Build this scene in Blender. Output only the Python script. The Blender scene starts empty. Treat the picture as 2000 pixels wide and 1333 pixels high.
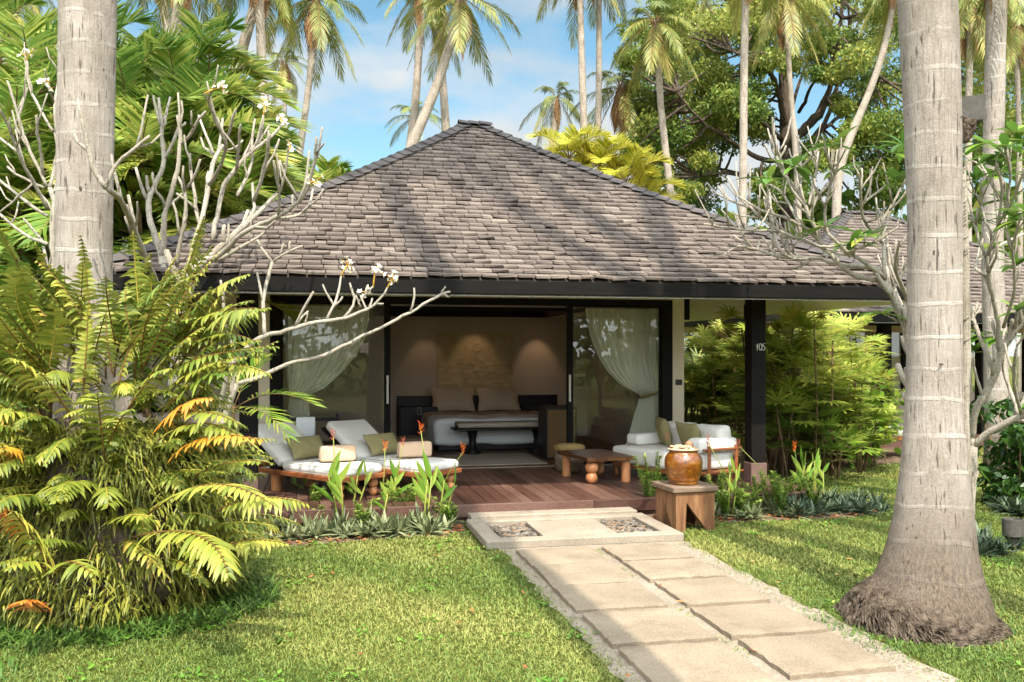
import bpy, bmesh, math, random
import numpy as np
from mathutils import Vector, Matrix
R = math.radians
rng = np.random.default_rng(7)
random.seed(7)
sc = bpy.context.scene
COL = sc.collection

# ------------------------------------------------------------------ camera
H = 1.76; FPX = 1792.0; HZ = 690.0; YAW = R(12)
S, C = math.sin(YAW), math.cos(YAW)
cam = bpy.data.cameras.new("camera"); cam.lens = 36*FPX/2000; cam.sensor_width = 36
cam.shift_y = (HZ-666.5)/2000; cam.clip_start = 0.05; cam.clip_end = 2000
co = bpy.data.objects.new("camera", cam); COL.objects.link(co)
co.location = (0, 0, H); co.rotation_euler = (R(90), 0, -YAW); sc.camera = co

def W(px, py, d):                      # a point d metres in front of the viewpoint
    u = (px-1000)/FPX
    return np.array((d*(S+C*u), d*(C-S*u), H+d*(HZ-py)/FPX))
def G(px, py, z=0.0):                  # a point on the level z
    return W(px, py, FPX*(H-z)/(py-HZ))
def PY(px, py, Y):                     # a point on the plane y = Y
    u = (px-1000)/FPX
    return W(px, py, Y/(C-S*u))
def XY(px, Y):
    u = (px-1000)/FPX
    return Y*(S+C*u)/(C-S*u)

# ------------------------------------------------------------------ materials
def lin(h):
    h = h.lstrip('#'); v = [int(h[i:i+2], 16)/255 for i in (0, 2, 4)]
    return tuple((x/12.92 if x <= .04045 else ((x+.055)/1.055)**2.4) for x in v)+(1,)
class NT:
    def __init__(s, name):
        s.m = bpy.data.materials.new(name); s.m.use_nodes = True
        s.t = s.m.node_tree; s.t.nodes.clear()
        s.out = s.n('ShaderNodeOutputMaterial')
    def n(s, k, **kw):
        x = s.t.nodes.new(k)
        for a, b in kw.items(): setattr(x, a, b)
        return x
    def l(s, a, b): s.t.links.new(a, b)
    def ramp(s, fac, cols, interp='LINEAR'):
        r = s.n('ShaderNodeValToRGB'); e = r.color_ramp.elements; r.color_ramp.interpolation = interp
        while len(e) > 1: e.remove(e[0])
        for i, c in enumerate(cols):
            p, c = c if isinstance(c, tuple) and isinstance(c[1], (str, tuple)) and not isinstance(c[0], str) else (i/max(1, len(cols)-1), c)
            if isinstance(c, str): c = lin(c)
            if i == 0: e[0].position = p; e[0].color = c
            else:
                q = e.new(p); q.color = c
        s.l(fac, r.inputs[0]); return r.outputs[0]
    def rnd(s):
        a = s.n('ShaderNodeAttribute'); a.attribute_name = 'rnd'; return a.outputs['Fac']
    def coord(s, scale=(1, 1, 1)):
        c = s.n('ShaderNodeTexCoord'); m = s.n('ShaderNodeMapping'); m.inputs['Scale'].default_value = scale
        s.l(c.outputs['Object'], m.inputs[0]); return m.outputs[0]
    def noise(s, scale, detail=4, vec=None, rough=.55):
        x = s.n('ShaderNodeTexNoise'); x.inputs['Scale'].default_value = scale; x.inputs['Detail'].default_value = detail
        x.inputs['Roughness'].default_value = rough
        s.l(vec if vec is not None else s.coord(), x.inputs['Vector']); return x.outputs['Fac']
    def mix(s, f, a, b, mode='MIX'):
        x = s.n('ShaderNodeMix', data_type='RGBA', blend_type=mode)
        for v, i in ((f, 0), (a, 6), (b, 7)):
            if hasattr(v, 'is_output'): s.l(v, x.inputs[i])
            elif i: x.inputs[i].default_value = lin(v) if isinstance(v, str) else v
            else: x.inputs[0].default_value = v
        return x.outputs[2]
    def math(s, op, a, b):
        x = s.n('ShaderNodeMath', operation=op)
        for v, i in ((a, 0), (b, 1)):
            if hasattr(v, 'is_output'): s.l(v, x.inputs[i])
            else: x.inputs[i].default_value = v
        return x.outputs[0]
    def bump(s, h, dist, strength=1.0):
        b = s.n('ShaderNodeBump'); b.inputs['Distance'].default_value = dist; b.inputs['Strength'].default_value = strength
        s.l(h, b.inputs['Height']); return b.outputs[0]
    def bsdf(s, col, rough=.6, normal=None, spec=.3, **kw):
        p = s.n('ShaderNodeBsdfPrincipled')
        if hasattr(col, 'is_output'): s.l(col, p.inputs['Base Color'])
        else: p.inputs['Base Color'].default_value = lin(col) if isinstance(col, str) else col
        if hasattr(rough, 'is_output'): s.l(rough, p.inputs['Roughness'])
        else: p.inputs['Roughness'].default_value = rough
        p.inputs['Specular IOR Level'].default_value = spec
        for k, v in kw.items(): p.inputs[k.replace('_', ' ')].default_value = v
        if normal is not None: s.l(normal, p.inputs['Normal'])
        return p.outputs[0]
    def end(s, sh): s.l(sh, s.out.inputs[0]); return s.m

def m_plain(name, c1, c2=None, rough=.6, scale=6, bump=0, spec=.3, bscale=None, stretch=(1, 1, 1)):
    t = NT(name); v = t.coord(stretch); f = t.noise(scale, 5, v)
    col = t.ramp(f, [(.3, c1), (.7, c2 or c1)])
    nrm = t.bump(t.noise(bscale or scale*6, 4, v), bump) if bump else None
    return t.end(t.bsdf(col, rough, nrm, spec))
def m_leaf(name, cols, trans=.3, rough=.45, spec=.35, nscale=1.5, tint=None):
    t = NT(name); f = t.rnd(); nz = t.noise(nscale, 3)
    f2 = t.math('ADD', t.math('MULTIPLY', f, .75), t.math('MULTIPLY', t.math('SUBTRACT', nz, .25), .5))
    col = t.ramp(f2, cols)
    p = t.bsdf(col, rough, None, spec)
    tr = t.n('ShaderNodeBsdfTranslucent')
    hs = t.n('ShaderNodeHueSaturation'); hs.inputs['Value'].default_value = 1.2; hs.inputs['Hue'].default_value = .49; hs.inputs['Saturation'].default_value = .9
    t.l(col, hs.inputs['Color']); t.l(hs.outputs[0], tr.inputs[0])
    mx = t.n('ShaderNodeMixShader'); mx.inputs[0].default_value = trans
    t.l(p, mx.inputs[1]); t.l(tr.outputs[0], mx.inputs[2]); return t.end(mx.outputs[0])
def m_wood(name, cols, rough=.5, stretch=(1, 14, 14), scale=2.5, spec=.35, bump=.002, rw=.5):
    t = NT(name); v = t.coord(stretch)
    f = t.noise(scale, 6, v, .65)
    f2 = t.math('ADD', t.math('MULTIPLY', f, 1-rw+.25), t.math('MULTIPLY', t.math('SUBTRACT', t.rnd(), .25), rw))
    col = t.ramp(f2, cols)
    return t.end(t.bsdf(col, rough, t.bump(f, bump), spec))
def m_fabric(name, c1, c2, scale=350, rough=.9, bump=.0015):
    t = NT(name); big = t.noise(5, 3); fine = t.noise(scale, 2)
    col = t.mix(t.math('MULTIPLY', t.math('ADD', big, fine), .5), c1, c2)
    return t.end(t.bsdf(col, rough, t.bump(t.math('ADD', t.math('MULTIPLY', fine, .3), big), bump*6), .15))

M = {}
M['lawn'] = None
def mk_ground():
    t = NT('lawn_soil'); a = t.noise(.55, 4); b = t.noise(35, 5); c = t.noise(220, 3)
    f = t.math('ADD', t.math('MULTIPLY', a, .5), t.math('ADD', t.math('MULTIPLY', b, .3), t.math('MULTIPLY', c, .25)))
    col = t.ramp(f, [(.35, '#2f3814'), (.5, '#565c24'), (.62, '#767038'), (.75, '#8a7d48')])
    return t.end(t.bsdf(col, .95, t.bump(c, .02), .1))
M['lawn'] = mk_ground()
M['grass'] = m_leaf('grass_blade', [(0, '#3b521d'), (.3, '#5c7330'), (.55, '#7f8942'), (.8, '#9c9854'), (1, '#b0a46e')], .2, .5, .25, .7)
M['tallgrass'] = m_leaf('long_grass_blade', [(0, '#27421a'), (.5, '#4c6a28'), (1, '#85924a')], .2)
def mk_tile():
    t = NT('wood_shingle'); f = t.rnd(); v = t.coord((1, 1, 1)); g = t.noise(.55, 4, v); fine = t.noise(30, 5, v, .7)
    st = t.noise(1.3, 5, t.coord((1.2, .35, .35)), .7); sp = t.n('ShaderNodeSeparateXYZ'); t.l(v, sp.inputs[0])
    a = t.ramp(f, [(0, '#716259'), (.25, '#796a60'), (.6, '#807165'), (.9, '#8a7a6d'), (.975, '#928376'), (1, '#9a8b7c')])
    hz = t.math('ADD', t.math('MULTIPLY', sp.outputs['Z'], -.22), t.math('MULTIPLY', g, .9))
    b = t.mix(t.ramp(hz, [(-.0, (0, 0, 0, 1)), (.35, (.85, .85, .85, 1))]), a, t.mix(.5, a, '#a07b64'))
    c = t.mix(t.ramp(st, [(.55, (0, 0, 0, 1)), (.78, (.7, .7, .7, 1))]), b, '#3d3a3a')
    d = t.mix(t.math('MULTIPLY', fine, .45), c, '#61564f')
    hv = t.n('ShaderNodeHueSaturation'); hv.inputs['Value'].default_value = .71; hv.inputs['Saturation'].default_value = .88; t.l(d, hv.inputs['Color']); d = hv.outputs[0]
    return t.end(t.bsdf(d, .85, t.bump(fine, .006), .15))
M['tile'] = mk_tile()
M['cap'] = m_plain('dark_hip_shingle', '#3a3635', '#5b5552', .85, 5, .004, .15, 30)
M['darkwood'] = m_wood('black_stained_timber', [(.2, '#090807'), (.6, '#120f0d'), (.9, '#1d1814')], .65, (2, 20, 20), 3, .15, .002, .1)
M['beam'] = m_wood('dark_brown_timber', [(.2, '#080706'), (.55, '#0f0d0a'), (.9, '#1a1510')], .7, (1.2, 12, 12), 2, .15, .003, .1)
M['soffit'] = m_plain('cream_boarded_soffit', '#efe7d4', '#f5efdf', .8, 3)
M['cream'] = m_plain('cream_plaster', '#cfc0a8', '#d9ccb5', .85, 3, .002)
M['taupe'] = m_plain('taupe_interior_plaster', '#b5a494', '#bfae9e', .9, 2)
M['ceil'] = m_plain('cream_ceiling_paint', '#c2b3a0', '#cbbdab', .9, 2)
M['rosewood'] = m_wood('reddish_boarding', [(.2, '#5a3018'), (.6, '#7e4522'), (.9, '#94592c')], .6, (20, 1, 20), 2)
def mk_deck():
    t = NT('hardwood_decking'); v = t.coord((16, 1.2, 16)); f = t.noise(2.5, 6, v, .65); r = t.rnd(); big = t.noise(1.3, 3)
    fx = t.math('ADD', t.math('MULTIPLY', f, .45), t.math('MULTIPLY', t.math('ADD', r, big), .3))
    col = t.ramp(fx, [(.25, '#33211b'), (.5, '#533930'), (.7, '#6b5045'), (.9, '#826a5d')])
    return t.end(t.bsdf(col, t.math('ADD', t.math('MULTIPLY', big, .3), .25), t.bump(f, .003), .4))
M['deck'] = mk_deck()
M['floor'] = m_wood('interior_floorboards', [(.2, '#4a3524'), (.6, '#6b4d34'), (.9, '#866548')], .45, (14, 1.2, 14), 2)
def mk_glass():
    t = NT('window_glass'); fr = t.n('ShaderNodeFresnel'); fr.inputs['IOR'].default_value = 1.5
    gl = t.n('ShaderNodeBsdfGlossy'); gl.inputs['Roughness'].default_value = .0
    tr = t.n('ShaderNodeBsdfTransparent'); tr.inputs[0].default_value = (.95, .97, .95, 1)
    f = t.math('ADD', t.math('MULTIPLY', fr.outputs[0], 1.0), .0)
    mx = t.n('ShaderNodeMixShader'); t.l(f, mx.inputs[0]); t.l(tr.outputs[0], mx.inputs[1]); t.l(gl.outputs[0], mx.inputs[2])
    return t.end(mx.outputs[0])
M['glass'] = mk_glass()
def mk_sheer():
    t = NT('sheer_curtain_fabric'); d = t.bsdf('#f6f1e4', .9, None, .1)
    tl = t.n('ShaderNodeBsdfTranslucent'); tl.inputs[0].default_value = (.85, .87, .8, 1)
    a = t.n('ShaderNodeMixShader'); a.inputs[0].default_value = .12; t.l(d, a.inputs[1]); t.l(tl.outputs[0], a.inputs[2])
    tr = t.n('ShaderNodeBsdfTransparent'); mx = t.n('ShaderNodeMixShader'); mx.inputs[0].default_value = .95
    t.l(tr.outputs[0], mx.inputs[1]); t.l(a.outputs[0], mx.inputs[2]); return t.end(mx.outputs[0])
M['sheer'] = mk_sheer()
M['white'] = m_fabric('white_canvas', '#dcd9d2', '#e9e6df')
M['greyfab'] = m_fabric('warm_white_canvas', '#d3cec5', '#e0dcd4')
M['olive'] = m_fabric('olive_linen', '#857c55', '#948b63')
M['tan'] = m_fabric('tan_towelling', '#c9a98c', '#d8bba0', 500)
M['linen'] = m_fabric('beige_linen', '#bda78e', '#cab69e')
M['sheet'] = m_fabric('white_bed_linen', '#e2e4e4', '#eceeee', 300)
M['throw'] = m_fabric('taupe_throw', '#aca091', '#b8ad9e')
M['teak'] = m_wood('oiled_teak', [(.2, '#5d331c'), (.55, '#8a5230'), (.9, '#a86c42')], .35, (1.5, 12, 12), 2.5, .45, .001, .2)
M['ball'] = m_wood('turned_teak', [(.2, '#8a5230'), (.55, '#b0744a'), (.9, '#c68d60')], .35, (6, 6, 1.5), 2.5, .45, .001, .2)
M['tabletop'] = m_wood('dark_oiled_tabletop', [(.2, '#3a2418'), (.55, '#573722'), (.9, '#75502f')], .25, (12, 1.2, 12), 2.5, .5, .001, .2)
M['oldwood'] = m_wood('weathered_brown_timber', [(.15, '#352114'), (.5, '#704d33'), (.85, '#997350')], .8, (9, 9, 1.2), 2.2, .2, .008, .15)
M['oldtop'] = m_wood('grey_brown_slab', [(.15, '#3c3027'), (.5, '#6d5a4a'), (.85, '#8b7765')], .8, (1.3, 9, 9), 2.2, .2, .006, .15)
M['wicker'] = None
def mk_wicker(name, a, b, sc_, bump=.012):
    t = NT(name); w = t.n('ShaderNodeTexWave', bands_direction='Z'); w.inputs['Scale'].default_value = sc_; w.inputs['Distortion'].default_value = 1.5
    w2 = t.n('ShaderNodeTexWave', bands_direction='DIAGONAL'); w2.inputs['Scale'].default_value = sc_*.8
    v = t.coord(); t.l(v, w.inputs[0]); t.l(v, w2.inputs[0])
    f = t.math('MULTIPLY', t.math('ADD', w.outputs['Fac'], w2.outputs['Fac']), .5)
    return t.end(t.bsdf(t.ramp(f, [(.2, a), (.8, b)]), .7, t.bump(f, bump), .2))
M['wicker'] = mk_wicker('woven_cane', '#8a6c3c', '#cdb176', 30)
def mk_lattice():
    t = NT('lattice_weave'); v = t.coord((1, 1, 1))
    s = t.n('ShaderNodeSeparateXYZ'); t.l(v, s.inputs[0])
    a = t.math('ADD', s.outputs['X'], s.outputs['Z']); b = t.math('SUBTRACT', s.outputs['X'], s.outputs['Z'])
    def tri(x): return t.math('ABSOLUTE', t.math('SUBTRACT', t.math('FRACT', t.math('MULTIPLY', x, 22), 0), .5), 0)
    f = t.math('MINIMUM', tri(a), tri(b))
    return t.end(t.bsdf(t.ramp(f, [(.06, '#a77d4c'), (.14, '#2c1d12')]), .6, None, .3))
M['lattice'] = mk_lattice()
def mk_jar():
    t = NT('amber_glazed_ceramic'); v = t.coord((1, 1, 1)); n = t.noise(5, 5, t.coord((1, 1, 3)), .7); sp = t.noise(30, 4)
    z = t.n('ShaderNodeSeparateXYZ'); t.l(v, z.inputs[0])
    f = t.math('ADD', t.math('MULTIPLY', n, .8), t.math('MULTIPLY', sp, .3))
    col = t.ramp(f, [(.28, '#2e1405'), (.45, '#5a2c08'), (.62, '#7d4a10'), (.8, '#9a6c26')])
    return t.end(t.bsdf(col, .16, t.bump(n, .01), .6, Coat_Weight=.6, Coat_Roughness=.06))
M['jar'] = mk_jar()
def mk_conc(name, cols, fine=140, bump=.006, big=2.2):
    t = NT(name); a = t.noise(big, 5); b = t.noise(fine, 3, None, .8); v = t.n('ShaderNodeTexVoronoi'); v.inputs['Scale'].default_value = fine
    t.l(t.coord(), v.inputs['Vector'])
    f = t.math('ADD', t.math('MULTIPLY', a, .65), t.math('MULTIPLY', v.outputs['Color'], .35)) 
    col = t.ramp(f, cols); col = t.mix(t.math('MULTIPLY', t.rnd(), .3), col, cols[0][1])
    col = t.mix(t.ramp(t.noise(3.7, 6, None, .7), [(.54, (0, 0, 0, 1)), (.75, (.65, .65, .65, 1))]), col, '#6b5d4a')
    col = t.mix(t.ramp(t.noise(420, 2), [(.6, (0, 0, 0, 1)), (.7, (.5, .5, .5, 1))]), col, '#5d5144')
    return t.end(t.bsdf(col, .9, t.bump(b, bump), .15))
M['slab'] = mk_conc('washed_sand_slab', [(.25, '#726656'), (.5, '#90816d'), (.75, '#a69581')], 170)
M['cement'] = mk_conc('pale_cement', [(.25, '#776c5e'), (.5, '#948777'), (.8, '#aa9d8d')], 60, .01)
M['curb'] = mk_conc('cream_concrete', [(.25, '#7d7364'), (.5, '#978b7a'), (.75, '#aba08f')], 130)
M['soil'] = m_plain('garden_soil', '#4b3a2b', '#8a7560', .95, 9, .03, .1, 60)
M['pebble'] = m_leaf('river_pebbles', [(0, '#3c3631'), (.35, '#5e574f'), (.6, '#7b7166'), (.85, '#7a5f45'), (1, '#b5aea3')], 0, .6, .3)
def mk_trunk(name, light, mid, dark, ring=9.0, rough=.85):
    t = NT(name); v = t.coord((1, 1, 1))
    fib = t.noise(9, 6, t.coord((9, 9, .45)), .75); blot = t.noise(2.6, 6, t.coord((1.5, 1.5, 1)), .65); fine = t.noise(70, 4, v, .75); crk = t.noise(16, 3, t.coord((3.2, 3.2, .28)), .5)
    wv = t.n('ShaderNodeTexWave', bands_direction='Z'); wv.inputs['Scale'].default_value = ring/6.283; wv.inputs['Distortion'].default_value = 4.2
    wv.inputs['Detail'].default_value = 4; wv.inputs['Detail Scale'].default_value = .7; t.l(v, wv.inputs[0])
    rg = t.ramp(wv.outputs['Fac'], [(.955, (0, 0, 0, 1)), (.985, (1, 1, 1, 1))])
    rg = t.math('MULTIPLY', rg, t.ramp(blot, [(.38, (0, 0, 0, 1)), (.6, (1, 1, 1, 1))]))
    base = t.ramp(t.math('ADD', t.math('MULTIPLY', blot, .6), t.math('MULTIPLY', fine, .4)), [(.32, dark), (.5, mid), (.68, light)])
    col = t.mix(t.ramp(fib, [(.45, (0, 0, 0, 1)), (.7, (.75, .75, .75, 1))]), base, dark)
    col = t.mix(t.ramp(crk, [(.62, (0, 0, 0, 1)), (.67, (.85, .85, .85, 1))]), col, '#4c433a')
    col = t.mix(t.math('MULTIPLY', rg, .5), col, t.mix(.5, light, '#d0c8bc'))
    col = t.mix(t.ramp(t.noise(1.1, 5, t.coord((1, 1, .8)), .6), [(.52, (0, 0, 0, 1)), (.72, (.5, .5, .5, 1))]), col, t.mix(.5, dark, '#6f6a52'))
    if ring < 10:
        sz = t.n('ShaderNodeSeparateXYZ'); t.l(v, sz.inputs[0]); zf = t.math('ADD', sz.outputs['Z'], t.math('MULTIPLY', t.math('SUBTRACT', fib, .5), .9))
        col = t.mix(t.ramp(zf, [(0, (1, 1, 1, 1)), (.45, (.75, .75, .75, 1)), (1.0, (0, 0, 0, 1))]), col, t.mix(t.ramp(fib, [(.35, (0, 0, 0, 1)), (.6, (1, 1, 1, 1))]), '#7a6a59', '#382e26'))
    h = t.math('ADD', t.math('MULTIPLY', fib, -.6), t.math('ADD', t.math('MULTIPLY', fine, .35), t.math('ADD', t.math('MULTIPLY', rg, .2), t.math('MULTIPLY', crk, -.3))))
    return t.end(t.bsdf(col, rough, t.bump(h, .02, .9), .12))
M['trunk'] = mk_trunk('coconut_trunk_bark', '#b8aea4', '#a2978c', '#766b60')
M['trunkfar'] = mk_trunk('pale_palm_bark', '#bdb1a2', '#a5988a', '#74675b', 22)
M['rootmat'] = m_plain('fibrous_palm_roots', '#3a3028', '#7d6e5f', .95, 22, .04, .08, 70, (1, 1, .4))
M['plum'] = mk_trunk('frangipani_bark', '#c4bbab', '#a99f90', '#736858', 60)
M['darkbark'] = m_plain('dark_tree_bark', '#453b33', '#6f6154', .9, 4, .05, .1, 12, (3, 3, 1))
M['deadfrond'] = m_leaf('dry_palm_frond', [(0, '#5d4127'), (.5, '#8f6b44'), (1, '#b8966a')], .2, .7)
M['coco'] = m_leaf('coconut_palm_leaf', [(0, '#2f4214'), (.35, '#4f6123'), (.65, '#7b8238'), (1, '#b09c50')], .25)
M['areca'] = m_leaf('areca_palm_leaf', [(0, '#2c4b14'), (.35, '#587c26'), (.7, '#97a03e'), (1, '#c8ba5c')], .36)
M['arecay'] = m_leaf('yellow_palm_leaf', [(0, '#7c8a1c'), (.5, '#b0ad2c'), (1, '#d2c247')], .35)
M['broad'] = m_leaf('rain_tree_leaf', [(0, '#2f4a1a'), (.3, '#4f6a23'), (.6, '#7b8836'), (.85, '#a3a24c'), (1, '#b8ad58')], .35, .5, .3, .35)
M['rhapis'] = m_leaf('lady_palm_leaf', [(0, '#3a5f1d'), (.35, '#6a8a2d'), (.65, '#a6ac45'), (1, '#d2c264')], .38)
M['cane'] = m_plain('cane_stem', '#4e3d29', '#84694a', .8, 12, .01)
M['fern'] = m_leaf('fern_frond_leaf', [(0, '#44561a'), (.35, '#6f7b29'), (.65, '#949437'), (.85, '#ad9f42'), (1, '#bb8e46')], .25, .45, .4, 1.2)
M['fernor'] = m_leaf('orange_fern_leaf', [(0, '#a98a26'), (.4, '#c98a2c'), (.8, '#cf7a30'), (1, '#a9552a')], .3)
M['ferngreen'] = m_leaf('green_fern_leaf', [(0, '#2f4a16'), (.4, '#5b7326'), (.8, '#8c9436'), (1, '#aba241')], .25)
M['hang'] = m_leaf('hanging_fern_leaf', [(0, '#3d3517'), (.25, '#58601f'), (.55, '#7f8330'), (.8, '#a8a046'), (.92, '#b59a4c'), (1, '#6e4c26')], .2, .5, .35, 1.0)
M['rachis'] = m_plain('brown_rachis', '#5a3d1d', '#7c5a2c', .6)
M['helleaf'] = m_leaf('heliconia_leaf', [(0, '#3d6a1c'), (.4, '#6f9630'), (.75, '#97ad48'), (1, '#b9bd5c')], .35, .4, .4)
M['helstem'] = m_plain('heliconia_stem', '#6f8a34', '#a08f4a', .5, 8)
M['helflo'] = m_leaf('heliconia_bract', [(0, '#a83c14'), (.4, '#d8561a'), (.75, '#e8862c'), (1, '#eeb04a')], .25)
M['helpink'] = m_leaf('pink_heliconia_bract', [(0, '#8a3a2a'), (.5, '#c8705a'), (1, '#dda184')], .25)
M['rosette'] = m_leaf('boat_lily_leaf', [(0, '#39432a'), (.3, '#5a6544'), (.6, '#7f865e'), (.85, '#9c9c76'), (1, '#5e3842')], .12, .5)
M['rosdark'] = m_leaf('dark_boat_lily_leaf', [(0, '#1f2c1a'), (.4, '#3c4d34'), (.75, '#5d6b52'), (1, '#4d2a3a')], .1, .5)
M['bushy'] = m_leaf('small_shrub_leaf', [(0, '#3c6a1b'), (.5, '#729a36'), (1, '#b7bd62')], .3)
M['darkshrub'] = m_leaf('dark_shrub_leaf', [(0, '#14290c'), (.5, '#2d4e17'), (1, '#5a7a24')], .2, .35)
M['roundleaf'] = m_leaf('sea_grape_leaf', [(0, '#3d6a18'), (.5, '#7a9a2b'), (.85, '#adb043'), (1, '#d6b93a')], .3)
M['plumleaf'] = m_leaf('frangipani_leaf', [(0, '#2c5614'), (.5, '#5a8424'), (.85, '#8ea03c'), (1, '#b8a038')], .3, .35, .45)
M['petal'] = m_plain('white_petals', '#efe9dc', '#f6f0e2', .6)
M['petalc'] = m_plain('yellow_petal_throat', '#d9a63a', '#e3b44c', .6)
M['litter'] = m_leaf('fallen_leaves', [(0, '#5e3a22'), (.4, '#96562f'), (.8, '#b97a48'), (1, '#c9a173')], .1, .8)
M['metal'] = m_plain('brushed_nickel', '#b9b5ab', '#c9c5bb', .35, 9, 0, .6)
M['plate'] = m_plain('dark_switch_plate', '#2b2723', '#35302b', .4)
M['numeral'] = m_plain('white_numeral_paint', '#dcd8cc', '#e4e0d4', .6)
M['relief'] = m_plain('carved_sand_plaster', '#b09a78', '#c2ad8b', .85, 6, .004)
M['stone'] = mk_conc('brown_granite_base', [(.25, '#5c4640'), (.5, '#7b615a'), (.75, '#8e746b')], 160, .002)
M['lampcase'] = m_plain('grey_lamp_housing', '#45413b', '#57534c', .7, 30, .004)
M['blackmet'] = m_plain('black_painted_timber', '#12100e', '#1c1916', .45)
M['dry'] = m_leaf('dried_husks', [(0, '#6d4a34'), (.5, '#b08a6a'), (1, '#d9b896')], 0, .8)
M['fence'] = m_plain('mossy_wall', '#4b4a38', '#77725c', .9, 3, .02)
def m_emit(name, col, st):
    t = NT(name); e = t.n('ShaderNodeEmission'); e.inputs[0].default_value = lin(col); e.inputs[1].default_value = st
    return t.end(e.outputs[0])
M['glow'] = m_emit('lit_lamp_lens', '#ffdca8', 6)

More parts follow.
